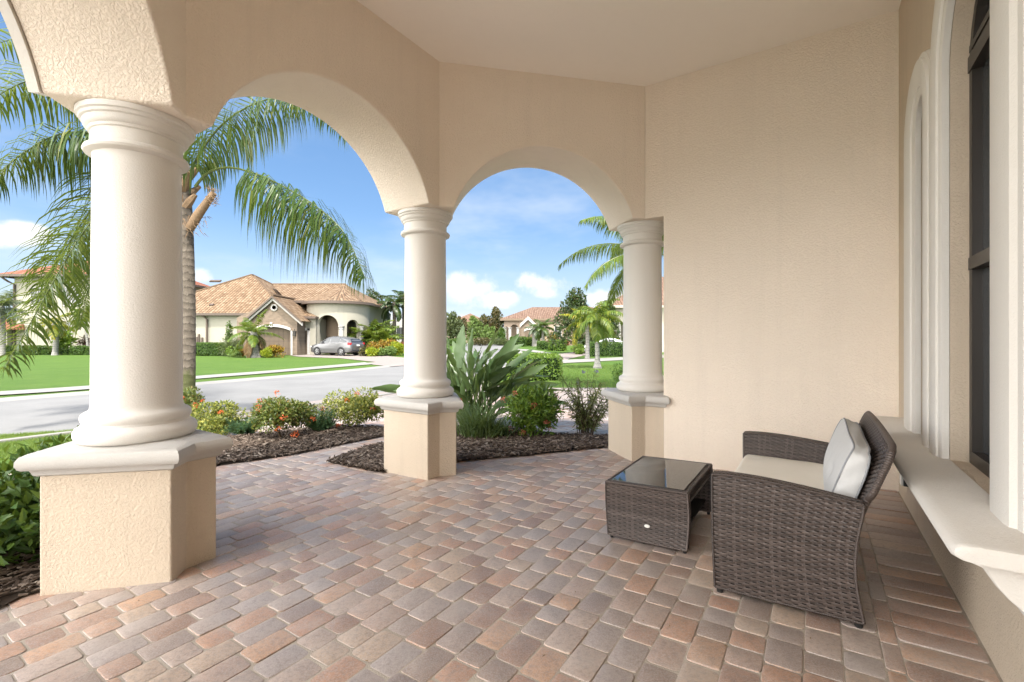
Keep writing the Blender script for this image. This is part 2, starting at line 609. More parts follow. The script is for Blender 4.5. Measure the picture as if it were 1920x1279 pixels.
# the dim room behind the windows
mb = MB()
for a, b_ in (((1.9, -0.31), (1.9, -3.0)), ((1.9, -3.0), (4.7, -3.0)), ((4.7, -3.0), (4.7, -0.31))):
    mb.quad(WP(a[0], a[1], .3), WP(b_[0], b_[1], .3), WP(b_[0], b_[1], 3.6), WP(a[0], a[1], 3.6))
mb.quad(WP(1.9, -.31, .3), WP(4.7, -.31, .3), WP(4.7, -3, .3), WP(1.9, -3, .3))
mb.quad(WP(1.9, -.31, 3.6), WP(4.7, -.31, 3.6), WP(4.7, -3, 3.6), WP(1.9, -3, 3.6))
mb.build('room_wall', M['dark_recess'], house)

gk = NT('window_glass')
gk.set((0.055, 0.058, 0.06), 0.04, None, 0.8)
M['glass'] = gk.m
gk2 = NT('clear_dark_glass')
gk2.b.inputs['Transmission Weight'].default_value = 0.85
gk2.set((0.10, 0.115, 0.12), 0.02, None, 0.6)
M['pane'] = gk2.m
for wv in WINS:
    t0, t1, sp = wv['t0'], wv['t1'], wv['spring']
    # moulded cast stone surround: one profile swept up one side, over the arch and down the other
    prof = [(0.0, 0.002), (0.0, 0.030), (0.012, 0.036), (0.05, 0.036), (0.056, 0.046), (0.075, 0.052), (0.20, 0.052), (0.225, 0.046), (0.235, 0.030), (0.262, 0.026), (0.272, 0.002)]
    near_w = 1.0
    c, r = (t0 + t1) / 2, (t1 - t0) / 2
    path = [((t0, SILL + 0.002), (-1, 0)), ((t0, sp), (-1, 0))]
    path += [((c - r * cos(pi * i / 28), sp + r * sin(pi * i / 28)), (-cos(pi * i / 28), sin(pi * i / 28))) for i in range(1, 28)]
    path += [((t1, sp), (1, 0)), ((t1, SILL + 0.002), (1, 0))]
    wa, wb = wv['wf']
    def wfo(o):
        return wa + (wb - wa) * (o[0] + 1) / 2
    rings_ = [[WP(p[0] + o[0] * a * wfo(o), h, p[1] + o[1] * a * wfo(o)) for a, h in prof] for p, o in path]
    win = empty('window', tuple(DT(DW, c, SILL)))
    win.parent = house
    MB().rings(rings_, True, True).build('window_trim', M['cast'], win, smooth_deg=32)
    # bronze frame set back in the reveal
    fr = MB()
    D0 = -0.095
    def bar(ta, za, tb, zb, wd=0.045, dp=0.05, d0=D0):
        a, b_ = V(WP(ta, d0, za)), V(WP(tb, d0, zb))
        e = (b_ - a).normalized()
        s = e.cross(NW).normalized()
        fr.obox((a + b_) / 2, e, s, NW, (b_ - a).length / 2 + wd * .3, wd / 2, dp / 2)
    hw = 0.022
    bar(t0 + hw, SILL, t0 + hw, sp)
    bar(t1 - hw, SILL, t1 - hw, sp)
    bar(t0, SILL + .03, t1, SILL + .03, .06)
    bar(t0, 1.67, t1, 1.67, .06, .058)
    bar(t0, sp, t1, sp, .075, .062)
    bar(t0, sp + .075, t1, sp + .075, .03, .055)
    ap = arc_pts(t0 + hw, t1 - hw, sp, 14)
    for (ta, za), (tb, zb) in zip(ap, ap[1:]):
        bar(ta, za, tb, zb)
    for a in (55, 90, 125):
        bar(c, sp + .08, c - (r - .02) * cos(radians(a)), sp + (r - .02) * sin(radians(a)), .022, .03)
    fr.build('window_frame', M['bronze'], win, smooth_deg=30)
    pn = MB()
    pts = [WP(t0, D0 - .012, SILL)] + [WP(t, D0 - .012, z) for t, z in arc_pts(t0, t1, sp, 20)] + [WP(t1, D0 - .012, SILL)]
    pn.quad(*pts)
    pn.build('window_pane', M['glass'], win)

# sill ledge: a thick rounded slab running under both windows, on corbels
prof = [(0.002, .652), (.16, .653), (.208, .655), (.222, .662), (.228, .672), (.225, .686), (.211, .697), (.185, .703), (0.002, .705)]
ts = [1.845, 1.85, 1.87, 2.2, 2.8, 3.4, 4.0, 4.55, 4.585, 4.60]
sc_ = [0.90, .96, 1.0, 1, 1, 1, 1, 1, .95, .88]
MB().rings([[WP(t, d * s + 0.0, .672 + (z - .672) * (.7 + .3 * s)) for d, z in prof] for t, s in zip(ts, sc_)]).build('window_sill', M['cast'], house, smooth_deg=40)
for t in (2.02, 4.45):
    pr = [(.001, .653), (.165, .653), (.172, .636), (.165, .622), (.138, .612), (.128, .595), (.112, .568), (.088, .538), (.060, .512), (.048, .502), (.044, .482), (.001, .478)]
    mb = MB()
    mb.rings([[WP(t + s, d * f, z) for d, z in pr] for s, f in ((-.085, .96), (-.08, 1), (.08, 1), (.085, .96))])
    mb.build('corbel', M['cast'], house, smooth_deg=35)

# ceiling, roof slab over it, wall bases
cp = [Q0, Q1, Q2, Q3, pc, V(DT(DW, T_CORNER)), V(DT(DW, -2.6)), V(DT(-2.2, -2.6)), ]
mb = MB()
mb.quad(*[(p.x, p.y, ceil_z) for p in cp][::-1])
mb.build('porch_ceiling', M['ceiling'], house)
ro = [Q0 + mitre(EZ, EA) * 1.25, Q1 + mitre(EA, EB) * 1.25, Q2 + mitre(EB, EC) * 1.25, Q3 + mitre(EC, ED) * 1.25, V(DT(5.5, 6.5)), V(DT(5.5, -6)), V(DT(.9, -6)), V(DT(.7, -3.1)), V(DT(-2.8, -3.1))]
MB().prism(ccw(ro), ceil_z + 0.024, ceil_z + 0.30).build('roof', M['fascia'], house)
mb = MB()
apex = DT(2.2, 1.2, 5.6)
rr = ccw(ro)
for i in range(len(rr)):
    a, b_ = rr[i - 1], rr[i]
    mb.quad((a.x, a.y, ceil_z + .31), (b_.x, b_.y, ceil_z + .31), tuple(apex))
mb.build('roof', M['fascia'], house)
# the rest of the house: behind the side wall and the window wall
wall_box(pc + ED * 0.3, pc + ED * 4.5, TH, -.3, ceil_z, M['stucco'])
wall_box(pc + ED * 4.5, pc + ED * 4.5 - EB * 9, .3, -.3, ceil_z, M['stucco'], flip=-1)
# the column on the far side of the camera's corner
MB().prism(ccw([QZ + EZ * .1, QZ - EZ * .4, QZ - EZ * .4 + outn(EZ) * TH, QZ + EZ * .1 + outn(EZ) * TH]), -.2, ceil_z).build('wall', M['stucco'], house, smooth_deg=30)

# outlet box low on the window wall
outl = empty('electrical_outlet', WP(4.36, 0, .30), 'white weatherproof outlet box low on the wall under the far end of the window ledge', 'outlet')
mb = MB()
mb.obox(V(WP(4.36, .022, .30)), EB, V((0, 0, 1)), NW, .035, .055, .022)
mb.build('cover', M['plastic_white'], outl, bevel=.006, smooth_deg=30)
mb = MB()
mb.obox(V(WP(4.315, .016, .30)), EB, V((0, 0, 1)), NW, .008, .052, .016)
mb.build('gasket', M['plastic_black'], outl, bevel=.003, smooth_deg=30)
# ------------------------------------------------------------------ ground
def in_poly(x, y, poly):
    c = False
    n = len(poly)
    for i in range(n):
        x0, y0, x1, y1 = poly[i - 1][0], poly[i - 1][1], poly[i][0], poly[i][1]
        if (y0 > y) != (y1 > y) and x < (x1 - x0) * (y - y0) / (y1 - y0) + x0:
            c = not c
    return c
# pavers -----------------------------------------------------------
k = NT('pavers')
gi = k.n('ShaderNodeNewGeometry')
r = gi.outputs['Random Per Island']
p = gi.outputs['Position']
base = k.ramp(r, [(0.0, (0.281, 0.204, 0.167)), (.10, (0.454, 0.252, 0.158)), (.19, (0.356, 0.291, 0.264)), (.29, (0.410, 0.291, 0.233)), (.38, (0.292, 0.170, 0.119)), (.47, (0.432, 0.330, 0.273)), (.56, (0.497, 0.291, 0.176)), (.63, (0.324, 0.252, 0.220)), (.72, (0.389, 0.233, 0.167)), (.80, (0.367, 0.310, 0.290)), (.87, (0.475, 0.349, 0.255)), (.93, (0.259, 0.194, 0.172)), (.97, (0.432, 0.223, 0.136))], 'CONSTANT')
m1 = k.noise(p, 9, 5, .62)
c = k.mix(k.ramp(m1, [(.3, (0, 0, 0)), (.75, (1, 1, 1))]), base, (.42, .34, .30))
c = k.mix(0.34, base, c)
m2 = k.noise(p, 55, 5, .7)
c = k.mix(k.math('MULTIPLY', k.ramp(m2, [(.36, (1, 1, 1)), (.56, (0, 0, 0))]), .5), c, (.17, .14, .125))
m3 = k.noise(p, 3.1, 4, .6)
c = k.mix(k.math('MULTIPLY', k.ramp(m3, [(.52, (0, 0, 0)), (.75, (1, 1, 1))]), .45), c, (.50, .445, .41))
spk = k.noise(p, 170, 3, .75)
c = k.mix(k.math('MULTIPLY', k.ramp(spk, [(.4, (0, 0, 0)), (.7, (1, 1, 1))]), .5), c, (.54, .50, .47))
bb = k.bump(m2, .35, .004)
bb = k.bump(spk, .35, .0016, bb)
rough = k.math('ADD', .26, k.math('MULTIPLY', m2, .34))
M['pavers'] = k.set(c, rough, bb, .42)
k = NT('joint_sand')
p = k.pos()
c = k.mix(k.ramp(k.noise(p, 2.2, 4), [(.35, (0, 0, 0)), (.65, (1, 1, 1))]), (.34, .295, .25), (.52, .46, .39))
c = k.mix(k.math('MULTIPLY', k.noise(p, 300, 2), .5), c, (.24, .20, .16))
M['sand'] = k.set(c, .95, k.bump(k.noise(p, 180, 3), .6, .004), .2)

rp = random.Random(3)
def paver(mb, c, ax, ay, hx, hy, flat=False):
    """A tumbled concrete paver: rounded corners, worn edges; ax along its length."""
    cr = min(hx, hy) * rp.uniform(.18, .36)
    pts = []
    for sx, sy, a0 in ((1, 1, 0), (-1, 1, 90), (-1, -1, 180), (1, -1, 270)):
        for a in (0, 45, 90):
            a_ = radians(a0 + a)
            pts.append((sx * (hx - cr) + cr * cos(a_) + rp.uniform(-.0015, .0015), sy * (hy - cr) + cr * sin(a_) + rp.uniform(-.0015, .0015)))
    dz = rp.uniform(-.0026, .0028)
    tx, ty = rp.uniform(-.008, .008), rp.uniform(-.008, .008)
    rs = []
    for ins, z in ((0, -.03), (0, -.0032), (.0014, -.0009), (.0042, 0)):
        ring = []
        for x, y in pts:
            fx, fy = x * (1 - ins / hx), y * (1 - ins / hy)
            q = c + ax * fx + ay * fy
            ring.append((q.x, q.y, floor_z(q.x, q.y) + z + dz + x * tx + y * ty))
        rs.append(ring)
    mb.rings(rs, False, True)

patio_poly = [DT(-7.5, 9.5), DT(-7.5, 4.0), fp(405, 874) + V((-1.5, -.3, 0)), Q1 + mitre(EA, EB) * 1.05, fp(10, 1118), fp(-500, 1300), DT(-3.4, -3), DT(.54, -3), DT(.54, 6.0), DT(-1.0, 6.0), DT(-2.0, 7.0)]
PITCH = 0.1285
mb = MB()
d = 0.218 - PITCH / 2
row = 0
while d > -7.3:
    t = -2.6 + rp.uniform(0, .2)
    last = 0
    while t < 9.2:
        L = rp.choice((.187, .187, .125, .187, .125))
        cpt = DT(d, t + L / 2)
        if in_poly(cpt.x, cpt.y, patio_poly) and (cpt.y > 1.2 or cpt.x > -3):
            g_ = rp.uniform(.0030, .0068)
            paver(mb, V((cpt.x, cpt.y, 0)), EB, NW, L / 2 - g_, PITCH / 2 - rp.uniform(.0008, .0032))
        t += L
    d -= PITCH
# a cut strip and a soldier course along the window wall
t = -2.6
while t < T_CORNER - .05:
    L = rp.choice((.187, .125, .187))
    cpt = DT(.250, t + L / 2)
    paver(mb, V((cpt.x, cpt.y, 0)), EB, NW, L / 2 - .004, .029)
    t += L
t = -2.6
while t < T_CORNER - .05:
    cpt = DT(.416, t + .0645)
    paver(mb, V((cpt.x, cpt.y, 0)), NW, EB, .134, .0645 - rp.uniform(.002, .005))
    t += .129
# two radial border pavers outside the left pedestal
for px, py, rot, L in ((60, 1112, 14, .2), (20, 1128, 20, .2), (150, 1101, 10, .18)):
    q = fp(px, py)
patio = mb.build('patio', M['pavers'], smooth_deg=22)
tag(patio, 'patio of tumbled brown and grey concrete pavers', None, None, 'structure')
mb = MB()
pp = [V((q.x, q.y, 0)) for q in patio_poly]
xs = [q.x for q in pp]
big = [DT(-7.5, 9.5), DT(-7.5, 3.6), DT(-6.0, -4), DT(.6, -4), DT(.6, 6.2), DT(-2.2, 7.0)]
mb.quad(*[(q.x, q.y, floor_z(q.x, q.y) - .0032) for q in ccw(big)])
tag(mb.build('patio_bedding', M['sand']), 'sand joints between the patio pavers', None, None, 'structure')

# lawn and terrain: one sheet to the horizon -----------------------
k = NT('lawn')
p = k.pos()
n1 = k.noise(p, .45, 6, .65)
n2 = k.noise(p, 2.2, 6, .7)
n3 = k.noise(p, 60, 3, .7)
c = k.mix(k.ramp(n1, [(.3, (0, 0, 0)), (.7, (1, 1, 1))]), (.066, .128, .020), (.098, .172, .028))
c = k.mix(k.math('MULTIPLY', k.ramp(n2, [(.45, (0, 0, 0)), (.75, (1, 1, 1))]), .5), c, (.150, .200, .045))
c = k.mix(k.math('MULTIPLY', n3, .6), c, (.040, .088, .010))
M['lawn'] = k.set(c, .8, k.bump(k.noise(p, 34, 4, .7), .9, .05), .2)
M['bounce_slab'] = plain('pale_bounce_slab', (.55, .53, .50), .85, .2, 0, .08, 3)
def strip_mesh(xs, ys, zf):
    mb = MB()
    nx, ny = len(xs), len(ys)
    vs = [(x, y, zf(x, y)) for y in ys for x in xs]
    fs = [(j * nx + i, j * nx + i + 1, (j + 1) * nx + i + 1, (j + 1) * nx + i) for j in range(ny - 1) for i in range(nx - 1)]
    return mb.add(vs, fs)
ys = [-600, -60, -10, 0, 5, 10, 15, 20, 25, 28, 30, 32, 34, 36, 38, 40, 43, 46, 49, 52, 55, 58, 61, 64, 67, 70, 73, 76, 78, 80, 82, 100, 200, 600, 2500]
xs = [-2500, -600, -150, -60, -30, -15, -7, 0, 7, 15, 30, 60, 150, 600, 2500]
tag(strip_mesh(xs, ys, lambda x, y: ground_z(x, y) - 0.022).build('ground', M['lawn'], smooth_deg=60), 'green lawn reaching to the horizon', None, None, 'structure')

def ribbon(left, right, off, n=60):
    """A sheet between two plan polylines."""
    def samp(pl):
        # Catmull-Rom through the points
        out_ = []
        m = len(pl) - 1
        for i in range(n + 1):
            u = i / n * m
            j = min(int(u), m - 1)
            f = u - j
            p0, p1, p2, p3 = pl[max(j - 1, 0)], pl[j], pl[j + 1], pl[min(j + 2, m)]
            out_.append(tuple(.5 * (2 * p1[q] + (p2[q] - p0[q]) * f + (2 * p0[q] - 5 * p1[q] + 4 * p2[q] - p3[q]) * f * f + (3 * p1[q] - p0[q] - 3 * p2[q] + p3[q]) * f ** 3) for q in (0, 1)))
        return out_
    a, b_ = samp(left), samp(right)
    mb = MB()
    W = 4
    vs, fs = [], []
    for pa, pb in zip(a, b_):
        for q in range(W + 1):
            x = pa[0] + (pb[0] - pa[0]) * q / W
            y = pa[1] + (pb[1] - pa[1]) * q / W
            vs.append((x, y, ground_z(x, y) + off))
    for i in range(n):
        for q in range(W):
            fs.append((i * (W + 1) + q, i * (W + 1) + q + 1, (i + 1) * (W + 1) + q + 1, (i + 1) * (W + 1) + q))
    mb.add(vs, fs)
    return mb, a, b_
def xy(*pts):
    return [(gp(px, py).x, gp(px, py).y) for px, py in pts]
k = NT('asphalt')
p = k.pos()
c = k.mix(k.ramp(k.noise(p, .45, 7, .7), [(.3, (0, 0, 0)), (.7, (1, 1, 1))]), (.165, .163, .160), (.235, .232, .228))
c = k.mix(k.math('MULTIPLY', k.noise(p, 60, 3, .7), .5), c, (.12, .12, .118))
M['asphalt'] = k.set(c, .85, k.bump(k.noise(p, 90, 3), .5, .01), .3)
k = NT('concrete')
p = k.pos()
c = k.mix(k.noise(p, .9, 5, .6), (.215, .205, .19), (.265, .255, .235))
M['concrete'] = k.set(c, .85, k.bump(k.noise(p, 120, 3), .3, .004), .3)
far_edge = [(-20, -8), (-15.6, 2.0)] + xy((0, 752), (360, 722), (735, 687)) + [(-5.3, 38), (-6.2, 60), (-13, 95), (-30, 130)]
near_edge = [(-15, -12), (-10.2, 1.5)] + xy((0, 822), (430, 774), (743, 732)) + [(-1.2, 21.5), (.5, 34), (-.2, 60), (-6, 95), (-24, 138)]
mb, fa, na = ribbon(far_edge, near_edge, -.018, 90)
tag(mb.build('street', M['asphalt'], smooth_deg=60), 'pale grey asphalt street curving away between the lawns', None, None, 'structure')
def kerb(line, side, wd=.32, h=.05):
    mb = MB()
    rs = []
    m = len(line)
    for i, q in enumerate(line):
        a, b_ = line[max(i - 1, 0)], line[min(i + 1, m - 1)]
        e = V((b_[0] - a[0], b_[1] - a[1], 0)).normalized()
        nn = V((-e.y, e.x, 0)) * side
        c = V((q[0], q[1], 0))
        prof = ((-.02, -.10), (-.02, .0), (wd * .5, h * .45), (wd, h), (wd + .14, h), (wd + .14, -.10))
        ring = []
        for d_, z in prof:
            v_ = c + nn * d_
            ring.append((v_.x, v_.y, ground_z(v_.x, v_.y) + z - .018))
        rs.append(ring)
    return mb.rings(rs).build('kerb', M['concrete'], smooth_deg=40)
tag(kerb(fa, 1), None, None, None, 'structure')
tag(kerb(na, -1), None, None, None, 'structure')

# far sidewalk, with the grass verge between it and the kerb
def flat(poly, off, mat, name, sub=1):
    mb = MB()
    n = len(poly)
    mb.quad(*[(x, y, ground_z(x, y) + off) for x, y in ccw(poly)])
    bm = bmesh.new()
    o = mb.build(name, mat)
    bm.from_mesh(o.data)
    bmesh.ops.triangulate(bm, faces=bm.faces)
    for _ in range(5):
        es = [e for e in bm.edges if e.calc_length() > 2.5]
        if not es:
            break
        bmesh.ops.subdivide_edges(bm, edges=es, cuts=1)
        bmesh.ops.triangulate(bm, faces=bm.faces)
    for v_ in bm.verts:
        v_.co.z = ground_z(v_.co.x, v_.co.y) + off
    bm.to_mesh(o.data)
    bm.free()
    return tag(o, None, None, None, 'structure')
walk_l = xy((-60, 738), (175, 723), (360, 706), (520, 694), (684, 679.5))
walk_r = xy((-60, 745), (175, 729.5), (360, 711.5), (520, 698.5), (700, 683))
mb, _, _ = ribbon(walk_l, walk_r, .012, 30)
tag(mb.build('sidewalk', M['concrete']), 'white concrete sidewalk across the street', None, None, 'structure')
# paved drives: brick texture laid in plan
def paver_flat(name, rot):
    k = NT(name)
    p = k.pos()
    mp = k.n('ShaderNodeMapping')
    mp.inputs['Rotation'].default_value = (0, 0, radians(rot))
    k.link(p, mp.inputs['Vector'])
    br = k.n('ShaderNodeTexBrick')
    for nm, v in (('Scale', 1.0), ('Brick Width', .19), ('Row Height', .128), ('Mortar Size', .005), ('Mortar Smooth', .3), ('Bias', 0.0)):
        br.inputs[nm].default_value = v
    br.inputs['Color1'].default_value = (.25, .19, .165, 1)
    br.inputs['Color2'].default_value = (.215, .195, .18, 1)
    br.inputs['Mortar'].default_value = (.15, .125, .105, 1)
    k.link(mp.outputs[0], br.inputs['Vector'])
    c = k.mix(k.math('MULTIPLY', k.noise(p, 1.1, 5, .65), .7), br.outputs['Color'], (.29, .25, .23))
    return k.set(c, .7, k.bump(br.outputs['Fac'], -.5, .006), .4)
M['drive'] = paver_flat('drive_pavers', -56.7)
M['drive2'] = paver_flat('far_drive_pavers', -20)
near_bits = xy((405, 776), (430, 773.6), (743, 731.6)) + [(-1.9, 17.5)]
drive_poly = xy((400, 782)) + near_bits + xy((960, 722), (1040, 727.5), (1400, 727), (1700, 850), (1300, 880), (1140, 832), (1030, 832), (880, 812), (716, 812), (600, 812), (470, 790), (437, 787.5))
flat(drive_poly, .004, M['drive'], 'driveway')
edge_c = xy((400, 788), (437, 786.5), (560, 778)) ; edge_d = xy((400, 792), (437, 791), (560, 784))
mb, _, _ = ribbon(edge_c, edge_d, .012, 12)
tag(mb.build('path', M['concrete']), 'concrete strip at the near edge of the drive', None, None, 'structure')
# neighbour's drive across the street
flat(xy((545, 667), (585, 664.5), (690, 664), (760, 671), (850, 672), (850, 678), (735, 687.5), (700, 684), (684, 681), (705, 679), (640, 672), (560, 669)), .008, M['drive2'], 'driveway')
# right hand neighbour's drive and sidewalk
flat(xy((1000, 664), (1043, 664.5), (1100, 657), (1180, 655), (1180, 661), (1110, 663), (1068, 672.5), (1062, 676), (1050, 680), (1000, 681)), .006, M['drive2'], 'driveway')
mb, _, _ = ribbon(xy((1050, 675.5), (1175, 669.5), (1330, 661)), xy((1050, 681.5), (1175, 675), (1330, 666)), .014, 16)
tag(mb.build('sidewalk', M['concrete']), 'white concrete sidewalk crossing the right lawn', None, None, 'structure')
mb, _, _ = ribbon(xy((930, 653), (990, 655.5), (1040, 663)), xy((930, 655), (990, 659), (1040, 668)), .016, 16)
tag(mb.build('sidewalk', M['concrete']), 'white concrete sidewalk beside the far street', None, None, 'structure')

flat([(-14, -10), (-1.2, -10), (-2.2, -1.5), (-3.0, .6), (-6.5, .6), (-9.5, -3)], .015, M['bounce_slab'], 'path')  # unseen pale slab, added to bounce sunlight up into the porch
# mulch beds --------------------------------------------------------
k = NT('mulch')
gi = k.n('ShaderNodeNewGeometry')
c = k.ramp(gi.outputs['Random Per Island'], [(0, (.045, .031, .023)), (.4, (.085, .062, .047)), (.7, (.13, .097, .076)), (.9, (.19, .15, .12)), (1, (.26, .215, .175))])
M['chips'] = k.set(c, .85, k.bump(k.noise(gi.outputs['Position'], 120, 3), .5, .003), .2)
M['soil'] = plain('mulch_soil', (.035, .025, .018), .95, .1, 0, .4, 30)
def mulch(poly, n, seed, h=.03, base=None):
    """Soil mound with loose chips of bark all over it."""
    rm = random.Random(seed)
    zf = base or (lambda x, y: max(floor_z(x, y), ground_z(x, y)) + .012)
    mb = MB()
    mb.quad(*[(x, y, zf(x, y)) for x, y in ccw(poly)])
    o = mb.build('mulch_bed', M['soil'])
    tag(o, None, None, None, 'structure')
    xs_ = [q[0] for q in poly]; ys_ = [q[1] for q in poly]
    mb = MB()
    cnt = 0
    while cnt < n:
        x, y = rm.uniform(min(xs_) - .02, max(xs_) + .02), rm.uniform(min(ys_) - .02, max(ys_) + .02)
        jx, jy = x + rm.gauss(0, .012), y + rm.gauss(0, .012)
        if not in_poly(x, y, poly):
            continue
        cnt += 1
        L, wd, th = rm.uniform(.012, .042), rm.uniform(.004, .010), rm.uniform(.002, .004)
        a = rm.uniform(0, 6.3)
        e = V((cos(a), sin(a), rm.uniform(-.35, .35))).normalized()
        s = e.cross(V((rm.uniform(-.4, .4), rm.uniform(-.4, .4), 1))).normalized()
        u = s.cross(e)
        mb.obox((jx, jy, zf(x, y) + rm.uniform(.002, .004 + h)), e, s, u, L, wd, th)
    tag(mb.build('mulch', M['chips']), 'loose brown bark mulch', None, None, 'stuff')
def fxy(*pts):
    return [(fp(px, py).x, fp(px, py).y) for px, py in pts]
mulch(fxy((350, 888), (412, 873), (480, 864), (560, 852), (640, 835), (725, 818), (725, 803), (640, 800), (560, 806), (430, 822), (340, 832)), 5200, 1)
mulch(fxy((614, 868), (660, 877), (718, 888), (790, 860), (790, 830), (716, 834), (660, 850)), 2600, 2)
mulch(fxy((845, 868), (900, 863), (960, 858), (1060, 848), (1100, 843), (1160, 838), (1160, 822), (1034, 816), (960, 806), (870, 800), (800, 815), (800, 850)), 7000, 3)
mulch(fxy((-260, 1230), (0, 1144), (40, 1122), (90, 1108), (130, 1010), (100, 900), (-100, 900), (-420, 1000)), 3600, 4)
# ------------------------------------------------------------------ wicker furniture
k = NT('wicker')
gi = k.n('ShaderNodeNewGeometry')
p = gi.outputs['Position']
c = k.ramp(gi.outputs['Random Per Island'], [(0, (.038, .028, .024)), (.35, (.058, .043, .037)), (.7, (.078, .058, .050)), (1, (.110, .086, .076))])
c = k.mix(k.math('MULTIPLY', k.noise(p, 160, 3), .35), c, (.05, .038, .033))
M['wicker'] = k.set(c, .42, k.bump(k.noise(p, 500, 2), .25, .001), .5)
M['wicker_dark'] = plain('wicker_backing', (.018, .014, .012), .7, .2)
k = NT('cushion_beige')
p = k.coord('Object')
c = k.mix(k.noise(p, 5, 4), (.76, .71, .62), (.83, .78, .69))
wv_ = k.noise(p, 420, 2, .6)
M['beige'] = k.set(c, .9, k.bump(wv_, .25, .0012, k.bump(k.noise(p, 7, 3), .25, .02)), .15)
k = NT('cushion_grey')
p = k.coord('Object')
c = k.mix(k.noise(p, 5, 4), (.56, .56, .56), (.64, .64, .635))
M['grey'] = k.set(c, .9, k.bump(k.noise(p, 420, 2, .6), .25, .0012, k.bump(k.noise(p, 9, 3), .3, .02)), .15)
M['piping'] = plain('piping_grey', (.30, .31, .33), .85, .1)
k = NT('table_glass')
k.set((.035, .032, .030), .02, None, .75)
M['table_glass'] = k.m

rw = random.Random(11)
def weave(mb, S, w_, h, colw=.033, rowh=.0112, amp=.0046, back=None):
    """Woven strands on the sheet S(u, v) -> (point, normal): upright stakes with flat strands passing over and under."""
    nc, nr = max(2, round(w_ / colw)), max(2, round(h / rowh))
    for j in range(nr):
        v0, v1 = j / nr, (j + .90) / nr
        N = nc * 3
        vs = []
        for i in range(N + 1):
            u = i / N
            a = amp * cos(pi * (u * nc + (j % 2) - .5))
            for q, v in enumerate((v0, (v0 + v1) / 2, v1)):
                P, n = S(u, v)
                vs.append(P + n * (a + (.0012 if q == 1 else 0)))
        fs = []
        for i in range(N):
            for q in range(2):
                fs.append((i * 3 + q, i * 3 + 3 + q, i * 3 + 4 + q, i * 3 + 1 + q))
        mb.add(vs, fs)
    for i in range(nc + 1):
        u0, u1 = max(0, (i - .22) / nc), min(1, (i + .22) / nc)
        N = max(2, nr // 3)
        vs, fs = [], []
        for q in range(N + 1):
            v = q / N
            for u in (u0, u1):
                P, n = S(u, v)
                vs.append(P)
        for q in range(N):
            fs.append((q * 2, q * 2 + 1, q * 2 + 3, q * 2 + 2))
        mb.add(vs, fs)
    if back is not None:
        N = 12
        vs, fs = [], []
        for j in range(N + 1):
            for i in range(N + 1):
                P, n = S(i / N, j / N)
                vs.append(P - n * .0042)
        for j in range(N):
            for i in range(N):
                a = j * (N + 1) + i
                fs.append((a, a + 1, a + N + 2, a + N + 1))
        back.add(vs, fs)
def wrap(mb, path, r, pitch=.0085, n=8):
    """A frame bar bound round with a strand."""
    pts = [V(q) for q in path]
    L = [0]
    for a, b_ in zip(pts, pts[1:]):
        L.append(L[-1] + (b_ - a).length)
    m = max(2, int(L[-1] / pitch))
    out_, rad = [], []
    def at_(s):
        for i in range(len(pts) - 1):
            if s <= L[i + 1] or i == len(pts) - 2:
                f = (s - L[i]) / max(1e-9, L[i + 1] - L[i])
                return pts[i].lerp(pts[i + 1], f)
    for i in range(m):
        for f, rr_ in ((.04, .86), (.2, 1.02), (.8, 1.02), (.96, .86)):
            out_.append(at_((i + f) / m * L[-1]))
            rad.append(r * rr_)
    mb.tube(out_, rad, n)

def slope_frame(origin_d, origin_t):
    """Furniture stands on the sloping floor: local x towards the window wall, y along it, z up from the floor."""
    o = DT(origin_d, origin_t)
    o.z = floor_z(o.x, o.y) + .001
    x = V((NW.x, NW.y, .0235)).normalized()
    z = V((-.0235 * NW.x, -.0235 * NW.y, 1)).normalized()
    y = z.cross(x)
    return o, Matrix((x, y, z)).transposed()

